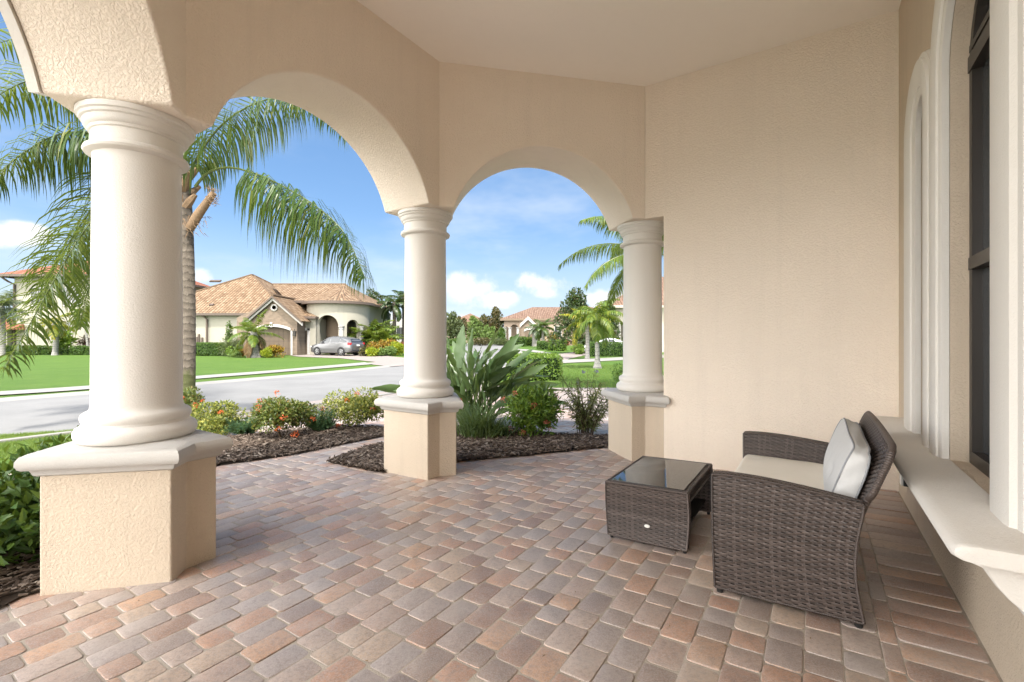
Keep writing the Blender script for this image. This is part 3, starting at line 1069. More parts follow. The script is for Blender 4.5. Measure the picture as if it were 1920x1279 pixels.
# ---- loveseat: local x = 0 front .. .58 back, y = 0 near arm .. W far arm
LW = 1.24
o_, R_ = slope_frame(-.41, 2.435)
sofa = empty('loveseat', o_, 'dark brown wicker loveseat with beige seat cushion and light grey back cushion', 'sofa')
sofa.rotation_euler = R_.to_euler()
AT = .05                                  # arm thickness
def arm_top(u):                           # arched top edge, falling to the back
    return .590 - .012 * (1 - u) ** 6 - .062 * u ** 1.7
def arm_front(v):
    return -.004 * sin(pi * v)
def arm_back(v):
    return .582 - .030 * sin(pi * min(1, v * 1.05)) + .012 * v
def arm_pt(u, v, y):
    z = .030 + (arm_top(u) - .030) * v
    x = arm_front(v) + (arm_back(v) - arm_front(v)) * u
    return V((x, y, z))
for y0, sgn in ((0.0, -1), (LW, 1)):
    mb, bk = MB(), MB()
    yo = y0
    yi = y0 - sgn * AT
    flare = lambda v: .0
    weave(mb, lambda u, v: (arm_pt(u if sgn < 0 else 1 - u, v, yo), V((0, sgn, 0))), .58, .56, back=bk)
    weave(mb, lambda u, v: (arm_pt(1 - u if sgn < 0 else u, v, yi), V((0, -sgn, 0))), .58, .56, back=bk)
    # woven top and ends between the two sheets
    weave(mb, lambda u, v: (arm_pt(u, 1, yo + (yi - yo) * v) + V((0, 0, .001)), V((0, 0, 1))), .58, AT, .0085, .024, .0012, bk)
    weave(mb, lambda u, v: (arm_pt(0, v, yi + (yo - yi) * u) + V((-.001, 0, 0)), V((-1, 0, 0))), AT, .56, .024, .0085, .0012, bk)
    weave(mb, lambda u, v: (arm_pt(1, v, yo + (yi - yo) * u) + V((.001, 0, 0)), V((1, 0, 0))), AT, .56, .024, .0085, .0012, bk)
    arm = mb.build('armrest', M['wicker'], sofa, local=True, smooth_deg=60)
    bk.build('backing', M['wicker_dark'], arm, local=True)
    mb = MB()
    for y in (yo, yi):
        wrap(mb, [arm_pt(i / 20, 1, y) for i in range(21)], .0065)
        wrap(mb, [arm_pt(0, i / 10, y) for i in range(11)], .0065)
        wrap(mb, [arm_pt(1, i / 10, y) for i in range(11)], .0065)
        wrap(mb, [arm_pt(i / 10, 0, y) for i in range(11)], .0060)
    mb.build('edge_binding', M['wicker'], arm, local=True, smooth_deg=60)
    for x in (.018, .565):
        MB().lathe([(.014, 0), (.016, .004), (.016, .03), (.012, .034)], (x, (yo + yi) / 2, -.001), 12).build('foot', M['plastic_black'], sofa, local=True, smooth_deg=40)
# seat deck and front apron
mb, bk = MB(), MB()
weave(mb, lambda u, v: (V((.03, LW - AT - (LW - 2 * AT) * u, .14 + .15 * v)), V((-1, 0, 0))), LW - .1, .15, back=bk)
weave(mb, lambda u, v: (V((.03 + .5 * u, AT + (LW - 2 * AT) * v, .292)), V((0, 0, 1))), .5, LW - .1, .06, .03, .001, bk)
ap_ = mb.build('seat_base', M['wicker'], sofa, local=True, smooth_deg=60)
bk.build('backing', M['wicker_dark'], ap_, local=True)
# back: leaning, rounded upper corners, thickness
BX0, BX1 = .49, .690                        # foot and head of the front face
def back_half(v):                         # half width at height fraction v: corners round off
    inner, outer = LW / 2 - AT - .022, LW / 2 - .022
    if v < .86:
        return inner + (outer - inner) * smooth(.58, .66, v)
    f = (v - .86) / .14
    return outer - .075 * (1 - sqrt(max(0, 1 - f * f)))
def back_pt(u, v, dx=0.0):
    hw = back_half(v)
    z = .20 + .57 * v + .012 * (1 - (2 * u - 1) ** 2) * v ** 4
    return V((BX0 + (BX1 - BX0) * v ** 1.15 + dx, LW / 2 + hw * (2 * u - 1), z))
nb = V((-.93, 0, .34)).normalized()
mb, bk = MB(), MB()
weave(mb, lambda u, v: (back_pt(1 - u, v), nb), LW, .58, back=bk)
weave(mb, lambda u, v: (back_pt(u, v, .024), -nb), LW, .58, back=bk)
bo = mb.build('backrest', M['wicker'], sofa, local=True, smooth_deg=60)
bk.build('backing', M['wicker_dark'], bo, local=True)
mb = MB()
edge = [back_pt(0, i / 30, .012) for i in range(31)] + [back_pt(i / 30, 1, .012) for i in range(1, 30)] + [back_pt(1, 1 - i / 30, .012) for i in range(31)]
wrap(mb, edge, .0145, .0095, 10)
mb.build('edge_binding', M['wicker'], bo, local=True, smooth_deg=60)

def cushion(name, mat, parent, size, M4, puff=.5, seams=(), pipe=True, tufts=()):
    """A boxed cushion: rounded box, faces swollen, piping along the two boxed edges."""
    bm = bmesh.new()
    nx, ny, nz = 18, 22, 5
    sx, sy, sz = size
    vs = {}
    def vert(i, j, q):
        key = (i, j, q)
        if key not in vs:
            a, b_, c_ = 2 * i / nx - 1, 2 * j / ny - 1, 2 * q / nz - 1
            edge_in = (1 - abs(a) ** 10) * (1 - abs(b_) ** 12)
            sw = puff * (1 - a * a) * (1 - b_ * b_)
            z = c_ * sz / 2 * (1 + sw)
            for (ta, tb, tr) in tufts:
                dd = ((a - ta) * sx / 2) ** 2 + ((b_ - tb) * sy / 2) ** 2
                z -= (c_ > 0) * .020 * math.exp(-dd / (tr * tr))
            if pipe:
                z *= (1 - .34 * abs(a) ** 3) * (1 - .16 * abs(b_) ** 4)
            corner = 1 - (.10 if pipe else .05) * (abs(a) ** 8) * (abs(b_) ** 8)
            x = a * sx / 2 * (1 - .012 * abs(c_) ** 4) * corner
            y = b_ * sy / 2 * (1 - .010 * abs(c_) ** 4) * corner
            wob = .0035 * sin(9 * a + 4 * b_ + 3 * c_) * (abs(a) > .9 or abs(b_) > .9)
            vs[key] = bm.verts.new((x + wob, y - wob, z))
        return vs[key]
    for q in (0, nz):
        for i in range(nx):
            for j in range(ny):
                f = [vert(i, j, q), vert(i + 1, j, q), vert(i + 1, j + 1, q), vert(i, j + 1, q)]
                bm.faces.new(f if q else f[::-1])
    for q in range(nz):
        for i in range(nx):
            bm.faces.new([vert(i, 0, q), vert(i + 1, 0, q), vert(i + 1, 0, q + 1), vert(i, 0, q + 1)])
            bm.faces.new([vert(i + 1, ny, q), vert(i, ny, q), vert(i, ny, q + 1), vert(i + 1, ny, q + 1)])
        for j in range(ny):
            bm.faces.new([vert(0, j + 1, q), vert(0, j, q), vert(0, j, q + 1), vert(0, j + 1, q + 1)])
            bm.faces.new([vert(nx, j, q), vert(nx, j + 1, q), vert(nx, j + 1, q + 1), vert(nx, j, q + 1)])
    rim = {}
    for q in (0, nz):
        loop = [(i, 0) for i in range(nx)] + [(nx, j) for j in range(ny)] + [(nx - i, ny) for i in range(nx)] + [(0, ny - j) for j in range(ny)]
        rim[q] = [V(vs[(i, j, q)].co) for i, j in loop]
    bmesh.ops.transform(bm, matrix=M4, verts=bm.verts)
    me = bpy.data.meshes.new(name)
    bm.to_mesh(me)
    bm.free()
    for f in me.polygons:
        f.use_smooth = True
    me.materials.append(mat)
    o = bpy.data.objects.new(name, me)
    COL.objects.link(o)
    o.parent = parent
    b_ = o.modifiers.new('bevel', 'BEVEL')
    b_.width, b_.segments, b_.limit_method, b_.angle_limit = .022, 4, 'ANGLE', radians(50)
    if pipe:
        mb = MB()
        for q in (0, nz):
            pts = [M4 @ (v_ * 1.0) for v_ in rim[q]]
            pts.append(pts[0])
            mb.tube(pts, .0042, 6, False)
        mb.build('piping', M['piping'], o, local=True, smooth_deg=60)
    return o
Mx = Matrix.Translation((.262, LW / 2, .375)) @ Matrix.Rotation(radians(2.0), 4, 'Y')
cs = cushion('seat_cushion', M['beige'], sofa, (.52, LW - 2 * AT - .02, .115), Mx, .16, pipe=False)
# back cushion stands on the seat, leaning on the back
lean = atan2(BX1 - BX0, .57)
cu = empty  # (kept short)
Mb = Matrix.Translation((.548, LW / 2 + .02, .572)) @ Matrix.Rotation(lean - radians(90), 4, 'Y')
tf = [(a, b_, .05) for b_ in (-.5, 0, .5) for a in (-.1,)]
cb = cushion('back_cushion', M['grey'], sofa, (.35, LW - 2 * AT - .12, .102), Mb, .34, pipe=True, tufts=tf)

# ---- coffee table: local x = 0 (side away from the seat) .. .48, y = 0 near end .. .74
TW, TLn, TH_ = .49, .75, .352
o_, R_ = slope_frame(-1.105, 2.79)
tbl = empty('coffee_table', o_, 'low brown wicker coffee table with dark glass top in front of the loveseat', 'table')
tbl.rotation_euler = R_.to_euler()
def end_pt(u, v, y, s):
    z = .022 + (TH_ - .022) * v
    sw = .014 * (1 - v) - .010 * sin(pi * v)
    x = -.004 + sw * .8 + (TW + .008 - 2 * sw * .8) * u
    return V((x, y + s * (.010 * sin(pi * v) * -1 + .006 * (1 - v)), z))
for y0, s in ((0, -1), (TLn, 1)):
    mb, bk = MB(), MB()
    weave(mb, lambda u, v: (end_pt(u if s < 0 else 1 - u, v, y0, s), V((0, s, 0))), TW, .33, back=bk)
    weave(mb, lambda u, v: (end_pt(1 - u if s < 0 else u, v, y0 - s * .035, s), V((0, -s, 0))), TW, .33, back=bk)
    weave(mb, lambda u, v: (end_pt(0, v, y0 - s * .035 * (u if s < 0 else 1 - u), s), V((-1, 0, 0))), .035, .33, .017, .0085, .001, bk)
    weave(mb, lambda u, v: (end_pt(1, v, y0 - s * .035 * (1 - u if s < 0 else u), s), V((1, 0, 0))), .035, .33, .017, .0085, .001, bk)
    e_ = mb.build('end_panel', M['wicker'], tbl, local=True, smooth_deg=60)
    bk.build('backing', M['wicker_dark'], e_, local=True)
    mb = MB()
    for yy in (y0, y0 - s * .035):
        wrap(mb, [end_pt(0, i / 10, yy, s) for i in range(11)], .0060)
        wrap(mb, [end_pt(1, i / 10, yy, s) for i in range(11)], .0060)
        wrap(mb, [end_pt(i / 6, 0, yy, s) for i in range(7)], .0055)
        wrap(mb, [end_pt(i / 6, 1, yy, s) for i in range(7)], .0065)
    mb.build('edge_binding', M['wicker'], e_, local=True, smooth_deg=60)
    for x in (.022, TW - .022):
        MB().lathe([(.010, 0), (.011, .003), (.011, .03), (.008, .032)], (x, y0 - s * .017, -.001), 10).build('foot', M['plastic_black'], tbl, local=True, smooth_deg=40)
# aprons, woven rim and the shelf
mb, bk = MB(), MB()
for x, s in ((.004, -1), (TW - .004, 1)):
    weave(mb, lambda u, v: (V((x, .03 + (TLn - .06) * (u if s > 0 else 1 - u), .285 + .062 * v)), V((s, 0, 0))), TLn - .06, .062, back=bk)
    weave(mb, lambda u, v: (V((x - s * .014, .03 + (TLn - .06) * (1 - u if s > 0 else u), .285 + .062 * v)), V((-s, 0, 0))), TLn - .06, .062, back=bk)
weave(mb, lambda u, v: (V((TW * u, -.004 + (TLn + .008) * v, TH_ - .002)), V((0, 0, 1))), TW, TLn, .0085, .03, .0012, bk)
rim_ = mb.build('table_rim', M['wicker'], tbl, local=True, smooth_deg=60)
bk.build('backing', M['wicker_dark'], rim_, local=True)
mb = MB()
for x in (.0, TW):
    wrap(mb, [V((x, .0, TH_ - .004)), V((x, TLn, TH_ - .004))], .0075)
    wrap(mb, [V((x, .03, .285)), V((x, TLn - .03, .285))], .006)
mb.build('edge_binding', M['wicker'], rim_, local=True, smooth_deg=60)
MB().box((.022, .028, TH_ + .003), (TW - .022, TLn - .028, TH_ + .009)).build('glass_top', M['table_glass'], tbl, local=True, bevel=.0025, smooth_deg=30)
MB().box((.03, .05, .10), (TW - .03, TLn - .05, .112)).build('shelf', M['wicker_dark'], tbl, local=True, bevel=.003)
bd = MB()
bd.rings([[(.255 + r * 1.75 * cos(2 * pi * i / 24), -.0035 - h + .0065, .118 + r * sin(2 * pi * i / 24)) for i in range(24)] for r, h in ((.0095, .0), (.0095, .006), (.008, .0075))])
bd.build('badge', M['plastic_white'], tbl, local=True, smooth_deg=40)
# ------------------------------------------------------------------ houses along the street
def tile_mat(name, c0, c1, c2):
    k = NT(name)
    uv = k.coord('UV')
    sp = k.n('ShaderNodeSeparateXYZ')
    k.link(uv, sp.inputs[0])
    u, v = sp.outputs[0], sp.outputs[1]
    uu = k.math('DIVIDE', u, .30)
    vv = k.math('DIVIDE', v, .38)
    cell = k.n('ShaderNodeCombineXYZ')
    k.link(k.math('FLOOR', uu), cell.inputs[0])
    k.link(k.math('FLOOR', vv), cell.inputs[1])
    wn_ = k.n('ShaderNodeTexWhiteNoise', noise_dimensions='2D')
    k.link(cell.outputs[0], wn_.inputs['Vector'])
    c = k.ramp(wn_.outputs['Value'], [(0, c0), (.45, c1), (1, c2)])
    c = k.mix(k.math('MULTIPLY', k.noise(k.pos(), 1.2, 4), .5), c, c0)
    barrel = k.math('ABSOLUTE', k.math('SINE', k.math('MULTIPLY', uu, pi)))
    step = k.math('FRACT', vv)
    gap = k.math('MULTIPLY', k.math('LESS_THAN', barrel, .30), .75)
    lip = k.math('MULTIPLY', k.math('GREATER_THAN', step, .86), .6)
    c = k.mix(k.math('MAXIMUM', gap, lip), c, tuple(x * .42 for x in c0))
    h = k.math('ADD', barrel, k.math('MULTIPLY', step, -.6))
    return k.set(c, .75, k.bump(h, 1.0, .09), .3)
M['tile'] = tile_mat('roof_tile', (.155, .095, .052), (.225, .148, .086), (.30, .215, .138))
M['tile_pink'] = tile_mat('roof_tile_faded', (.165, .095, .062), (.215, .135, .092), (.265, .18, .13))
M['tile_red'] = tile_mat('roof_tile_red', (.22, .075, .04), (.28, .11, .065), (.33, .16, .10))
k = NT('stone_veneer')
p = k.coord('Object')
mp = k.n('ShaderNodeMapping')
mp.inputs['Scale'].default_value = (1.0, 1.0, 1.0)
mp.inputs['Rotation'].default_value = (radians(90), 0, 0)
k.link(p, mp.inputs['Vector'])
br = k.n('ShaderNodeTexBrick')
br.offset = .42
for nm, v in (('Scale', 1.0), ('Brick Width', .34), ('Row Height', .13), ('Mortar Size', .010), ('Bias', -.1)):
    br.inputs[nm].default_value = v
br.inputs['Color1'].default_value = (.20, .145, .105, 1)
br.inputs['Color2'].default_value = (.09, .068, .052, 1)
br.inputs['Mortar'].default_value = (.17, .135, .10, 1)
k.link(mp.outputs[0], br.inputs['Vector'])
c = k.mix(k.noise(p, 2.6, 4, .7), br.outputs['Color'], (.22, .175, .135))
M['stone'] = k.set(c, .9, k.bump(br.outputs['Fac'], -.9, .03), .2)

class RB(MB):
    """Roof planes with UVs: u along the eave, v up the slope."""
    def __init__(self):
        super().__init__()
        self.uv = []
    def plane(self, *pts):
        P_ = [V(q) for q in pts]
        n = (P_[1] - P_[0]).cross(P_[2] - P_[0]).normalized()
        if n.z < 0:
            P_ = P_[::-1]
            n = -n
        up = (V((0, 0, 1)) - n * n.z)
        up = up.normalized() if up.length > 1e-6 else V((0, 1, 0))
        e = up.cross(n)
        self.quad(*P_)
        self.uv.append([(q.dot(e), q.dot(up)) for q in P_])
def hip(rb, x0, x1, y0, y1, ze, rise, ridge=None):
    """Hip roof; the ridge runs along the longer side."""
    if (x1 - x0) >= (y1 - y0):
        h = (y1 - y0) / 2 if ridge is None else ridge
        a, b_ = (x0 + h, (y0 + y1) / 2, ze + rise), (x1 - h, (y0 + y1) / 2, ze + rise)
        rb.plane((x0, y0, ze), (x1, y0, ze), b_, a)
        rb.plane((x1, y1, ze), (x0, y1, ze), a, b_)
        rb.plane((x0, y1, ze), (x0, y0, ze), a)
        rb.plane((x1, y0, ze), (x1, y1, ze), b_)
    else:
        h = (x1 - x0) / 2 if ridge is None else ridge
        a, b_ = ((x0 + x1) / 2, y0 + h, ze + rise), ((x0 + x1) / 2, y1 - h, ze + rise)
        rb.plane((x0, y0, ze), (x1, y0, ze), a)
        rb.plane((x1, y1, ze), (x0, y1, ze), b_)
        rb.plane((x1, y0, ze), (x1, y1, ze), b_, a)
        rb.plane((x0, y1, ze), (x0, y0, ze), a, b_)
    return [(x0, y0), (x1, y0), (x1, y1), (x0, y1), a, b_]
def fascia(mb, x0, x1, y0, y1, ze, h=.20):
    t = .04
    mb.box((x0 - t, y0 - t, ze - h), (x1 + t, y0, ze + .02))
    mb.box((x0 - t, y1, ze - h), (x1 + t, y1 + t, ze + .02))
    mb.box((x0 - t, y0, ze - h), (x0, y1, ze + .02))
    mb.box((x1, y0, ze - h), (x1 + t, y1, ze + .02))
    mb.box((x0, y0, ze - .03), (x1, y1, ze - .012))
def ridge_caps(mb, segs, r=.11):
    for a, b_ in segs:
        mb.tube([V(a), V(b_)], r, 8)
def arcade(mapf, L, z0, spring_h, top, th, arches, n=20):
    """A wall sheet of length L with round-headed openings; mapf(s, d, z) -> point."""
    mb = MB()
    cuts = sorted(arches)
    s = 0.0
    def slab(a, b_, za, zb):
        m = max(1, int((b_ - a) / .35))
        for i in range(m):
            p, q = a + (b_ - a) * i / m, a + (b_ - a) * (i + 1) / m
            mb.quad(mapf(p, 0, za), mapf(q, 0, za), mapf(q, 0, zb), mapf(p, 0, zb))
            mb.quad(mapf(q, th, za), mapf(p, th, za), mapf(p, th, zb), mapf(q, th, zb))
    for c, r in cuts:
        slab(s, c - r, z0, top)
        pts = [(c - r * cos(pi * i / n), spring_h + r * sin(pi * i / n)) for i in range(n + 1)]
        for (sa, za), (sb, zb) in zip(pts, pts[1:]):
            mb.quad(mapf(sa, 0, za), mapf(sb, 0, zb), mapf(sb, 0, top), mapf(sa, 0, top))
            mb.quad(mapf(sb, th, zb), mapf(sa, th, za), mapf(sa, th, top), mapf(sb, th, top))
            mb.quad(mapf(sa, 0, za), mapf(sa, th, za), mapf(sb, th, zb), mapf(sb, 0, zb))
        for q in (c - r, c + r):
            mb.quad(mapf(q, 0, z0), mapf(q, th, z0), mapf(q, th, spring_h), mapf(q, 0, spring_h))
        s = c + r
    slab(s, L, z0, top)
    return mb
def simple_column(x, y, z0, z1, parent, r=.17, mat=None):
    h = z1 - z0
    MB().lathe([(r * 1.5, 0), (r * 1.5, .18), (r * 1.25, .22), (r * 1.25, .34), (r, .4), (r * .97, h - .34), (r * 1.15, h - .30), (r, h - .26), (r * 1.1, h - .14), (r * 1.45, h - .06), (r * 1.45, h)],
               (x, y, z0), 20).build('column', mat or M['white'], parent, smooth_deg=40)
def ap(px, py, Y):
    q = at(px, Y)
    q.z = hz(py, Y)
    return q
def xa(px, Y):
    return (px - CX) / FPX * Y

# ---- the house straight across the street: garage wing, stone gable, round porch
G1 = ground_z(0, 41)
h1 = empty('suburban_house', (xa(520, 42), 42, G1), 'single storey cream house with terracotta tile roof, stone gable garage and round arched porch', 'house')
Yw = 42.5
XL, XR = xa(255, Yw), xa(548, Yw)
eave1 = hz(588, Yw)
mb = MB().box((XL, Yw, G1 - .4), (XR, 57, eave1))
mb.build('wall', M['house_cream'], h1)
rb = RB()
rx0, rx1, ry0, ry1 = XL - .5, xa(537, 42), 42.0, 57.0
rise = hz(516, 49.5) - eave1
pk = hip(rb, rx0, rx1, ry0, ry1, eave1, rise)
rb.build('roof', M['tile'], h1)
mb = MB()
a, b_ = V(pk[4]), V(pk[5])
ridge_caps(mb, [(a, b_), ((rx1, ry0, eave1), b_), ((rx0, ry0, eave1), a), ((rx1, ry1, eave1), b_)])
mb.build('ridge_cap', M['tile'], h1)
mb = MB()
fascia(mb, rx0, rx1, ry0, ry1, eave1)
mb.build('fascia', M['fascia'], h1)
sl1 = rise / 7.5
for px, py, hw_, hh in ((404, 528, .55, .07), (397, 573, .16, .08)):
    kk = (HZ - py) / FPX
    Yq = (eave1 - EYE - sl1 * ry0) / (kk - sl1)
    q = at(px, Yq, hz(py, Yq) + .05)
    u_ = V((0, 1, sl1)).normalized()
    MB().obox(q, (1, 0, 0), u_, V((1, 0, 0)).cross(u_), hw_, .16, hh).build('roof_vent', M['fascia'], h1)
mb = MB().tube([(xa(376, 42), 42.05, eave1 - .15), (xa(379, 42), 42.2, eave1 - .25), (xa(387, 42.3), 42.35, eave1 - .55), (xa(387, 42.3), 42.35, G1)], .09, 8)
mb.build('downspout', M['fascia'], h1)
mb = MB()
for px, w_, hh in ((366, .3, .5), (371, .12, .75), (376, .2, .45)):
    X_ = xa(px, 42.4)
    mb.box((X_, 42.36, G1 + 1.1), (X_ + w_, 42.50, G1 + 1.1 + hh))
mb.tube([(xa(361, 42.4), 42.42, G1 + 1.12), (xa(379, 42.4), 42.42, G1 + 1.12)], .03, 6)
mb.build('utility_box', M['fascia'], h1)
# taller roof behind the porch
rb = RB()
bx0, bx1, by0, by1 = xa(500, 43), xa(676, 43), 43.0, 55.0
eave2 = hz(564, 43)
rise2 = hz(533, 49) - eave2
R0, R1 = (xa(511, 49), 49, eave2 + rise2), (bx1 - 3.6, 49, eave2 + rise2)
EL = (xa(537, 43), 43, eave2)
rb.plane(EL, (bx1, by0, eave2), R1, R0)
rb.plane((bx1, by0, eave2), (bx1, by1, eave2), R1)
rb.plane((bx1, by1, eave2), (bx0, by1, eave2), R0, R1)
pk = [0, 0, 0, 0, R0, R1]
# conical roof of the round porch
pcx, pcy, pr = xa(628, 43.6), 44.6, 2.85
ez = eave2 - .12
cone = [(pcx + (pr + .45) * cos(radians(a)), pcy + (pr + .45) * sin(radians(a)), ez) for a in range(180, 361, 10)]
apex = pk[5]
for a, b_ in zip(cone, cone[1:]):
    rb.plane(a, b_, apex)
rb.build('roof', M['tile'], h1)
mb = MB()
ridge_caps(mb, [(pk[4], pk[5]), (pk[5], (bx1, by0, eave2))], .10)
mb.build('ridge_cap', M['tile'], h1)
mb = MB()
fascia(mb, EL[0], bx1, by0, by1, eave2)
ring_o = [[(pcx + (pr + q_) * cos(radians(a)), pcy + (pr + q_) * sin(radians(a)), ez + z_) for q_, z_ in ((.45, .02), (.47, -.22), (.0, -.22), (.0, .0))] for a in range(165, 376, 7)]
mb.rings(ring_o)
mb.build('fascia', M['fascia'], h1)
MB().box((xa(540, 45.2), 45.2, G1 - .3), (bx1 - .6, 55, eave2)).build('wall', M['house_cream'], h1)
def cyl(s, d, z):
    a = radians(205) + s / pr
    return (pcx + (pr - d) * cos(a), pcy + (pr - d) * sin(a), z)
Lc = pr * radians(165)
sp1 = hz(611, 42)
ar = [(pr * radians(65), .97), (pr * radians(111), .58)]
arcade(cyl, Lc, G1 - .2, sp1, ez, .30, ar).build('wall', M['house_cream'], h1)
for s in (ar[0][0] - 1.22, ar[0][0] + 1.22, ar[1][0] + .85):
    q = cyl(s, -.05, 0)
    simple_column(q[0], q[1], G1, sp1, h1, .19)
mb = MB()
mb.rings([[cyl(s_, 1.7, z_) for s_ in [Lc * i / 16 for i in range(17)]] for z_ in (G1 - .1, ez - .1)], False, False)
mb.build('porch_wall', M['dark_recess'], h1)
# stone gable garage
Yg = 40.0
gx0, gx1 = xa(549 - 82, Yg), xa(562, Yg)
gz, ga = hz(596, Yg), hz(556, Yg)
gm = (gx0 + gx1) / 2
sx0, sx1 = xa(444, Yg), xa(557, Yg)
dx0, dx1 = xa(474, Yg), xa(545.5, Yg)
dtop = hz(620, Yg)
mb = MB()
def arcd(i, n=16):
    f = i / n
    x = dx0 + (dx1 - dx0) * f
    return (x, dtop + .34 * (1 - (2 * f - 1) ** 2))
yf, yb = Yg, 43.0
mb.box((sx0, yf, G1 - .3), (dx0, yb, gz))
mb.box((dx1, yf, G1 - .3), (sx1, yb, gz))
for i in range(16):
    (xa_, za_), (xb_, zb_) = arcd(i), arcd(i + 1)
    mb.quad((xa_, yf, za_), (xb_, yf, zb_), (xb_, yf, gz), (xa_, yf, gz))
    mb.quad((xa_, yf, za_), (xa_, yf + .5, za_), (xb_, yf + .5, zb_), (xb_, yf, zb_))
mb.quad((sx0, yf, gz), (sx1, yf, gz), (gm, yf, ga - .25))
mb.build('stone_wall', M['stone'], h1)
gd = MB().quad((dx0, yf + .35, G1), (dx1, yf + .35, G1), (dx1, yf + .35, dtop + .4), (dx0, yf + .35, dtop + .4)).build('garage_door', M['brown_door'], h1)
mb = MB()
for i in range(1, 4):
    z = G1 + (dtop + .3 - G1) * i / 4
    mb.box((dx0, yf + .335, z - .015), (dx1, yf + .345, z + .015))
for i in range(1, 8):
    x = dx0 + (dx1 - dx0) * i / 8
    mb.box((x - .012, yf + .337, G1), (x + .012, yf + .346, dtop + .3))
mb.build('panel_groove', M['fascia'], gd)
mb = MB()
mb.rings([[(x, yf - .03, z), (x, yf - .10, z), (x, yf - .10, z + .20), (x, yf - .03, z + .22)] for x, z in [arcd(i) for i in range(17)]])
mb.box((dx0 - .16, yf - .06, G1), (dx0, yf - .004, dtop)).box((dx1, yf - .06, G1), (dx1 + .16, yf - .004, dtop))
mb.box(((dx0 + dx1) / 2 - .10, yf - .14, dtop + .30), ((dx0 + dx1) / 2 + .10, yf - .11, dtop + .72))
mb.build('garage_trim', M['white'], h1)
mb = MB()
mb.lathe([(.30, 0), (.30, .06), (.22, .10), (.18, .06), (.18, .0)], (0, 0, 0), 20)
m_ = MB()
m_.v = [(gm + x, yf - .02 - z, hz(577, Yg) + y) for x, y, z in mb.v]
m_.f = mb.f
m_.build('medallion', M['white'], h1, smooth_deg=40)
rb = RB()
ov = .35
sl = (ga - gz) / (gm - gx0)
rb.plane((gx0 - ov, yf - .4, gz - ov * sl), (gm, yf - .4, ga + .05), (gm, 50, ga + .05), (gx0 - ov, 50, gz - ov * sl))
rb.plane((gx1 + ov, yf - .4, gz - ov * sl), (gm, yf - .4, ga + .05), (gm, 50, ga + .05), (gx1 + ov, 50, gz - ov * sl))
rb.build('roof', M['tile'], h1)
ridge_mb = MB()
ridge_caps(ridge_mb, [((gm, yf - .4, ga + .08), (gm, 47, ga + .08))], .12)
ridge_mb.build('ridge_cap', M['tile'], h1)
for s, (mt, y_, o0, o1) in enumerate(((M['fascia'], yf - .46, .02, .20), (M['white'], yf - .30, .16, .42))):
    mb = MB()
    for xe in (gx0 - ov, gx1 + ov):
        a, b_ = V((xe, y_, gz - ov * sl)), V((gm, y_, ga + .05))
        n_ = V((0, 0, -1))
        mb.rings([[a + n_ * o0, a + n_ * o1, a + n_ * o1 + V((0, .12, 0)), a + n_ * o0 + V((0, .12, 0))], [b_ + n_ * o0, b_ + n_ * o1, b_ + n_ * o1 + V((0, .12, 0)), b_ + n_ * o0 + V((0, .12, 0))]])
    mb.build(('fascia', 'gable_trim')[s], mt, h1)
# second, single garage bay set back to the right
Y2 = 41.6
wx0, wx1 = xa(556, Y2), xa(592, Y2)
d0, d1 = xa(559, Y2), xa(576.5, Y2)
e3 = hz(594, Y2)
mb = MB().box((wx0, Y2, G1 - .3), (d0, 46, e3)).box((d1, Y2, G1 - .3), (wx1, 46, e3)).box((d0, Y2, hz(620, Y2)), (d1, 46, e3))
mb.build('wall', M['house_cream'], h1)
MB().quad((d0, Y2 + .2, G1), (d1, Y2 + .2, G1), (d1, Y2 + .2, hz(620, Y2)), (d0, Y2 + .2, hz(620, Y2))).build('garage_door', M['brown_door'], h1)
MB().box((d1, Y2 - .06, G1), (d1 + .22, Y2 - .004, hz(616, Y2))).box((d0, Y2 - .06, hz(620, Y2)), (d1 + .22, Y2 - .008, hz(615, Y2))).box((d0 + .3, Y2 - .09, hz(619, Y2)), (d0 + .5, Y2 - .062, hz(610, Y2))).build('garage_trim', M['white'], h1)
rb = RB()
q0, q1 = (xa(540, Y2 - .4), Y2 - .4, e3), (xa(591, Y2 - .4), Y2 - .4, e3)
rb.plane(q0, q1, (xa(556, 43.5), 45, hz(572, 43.5)), (xa(540, 43.5), 45, hz(572, 43.5)))
rb.plane(q1, (q1[0], 47, e3), (xa(556, 43.5), 45, hz(572, 43.5)))
rb.build('roof', M['tile'], h1)
MB().box((q0[0], q0[1] - .04, e3 - .18), (q1[0] + .04, q0[1], e3 + .02)).box((q1[0], q1[1], e3 - .18), (q1[0] + .04, 45, e3 + .02)).build('fascia', M['fascia'], h1)
for px in (553.5,):
    lx = xa(px, Yg)
    lm = MB().box((lx - .10, Yg - .22, hz(630, Yg)), (lx + .10, Yg - .02, hz(622, Yg))).box((lx - .14, Yg - .26, hz(622, Yg)), (lx + .14, Yg - .02, hz(620.5, Yg)))
    lm.tube([(lx, Yg - .12, hz(620.5, Yg)), (lx, Yg - .12, hz(617, Yg))], .03, 6)
    lm.build('wall_lantern', M['bronze'], h1)

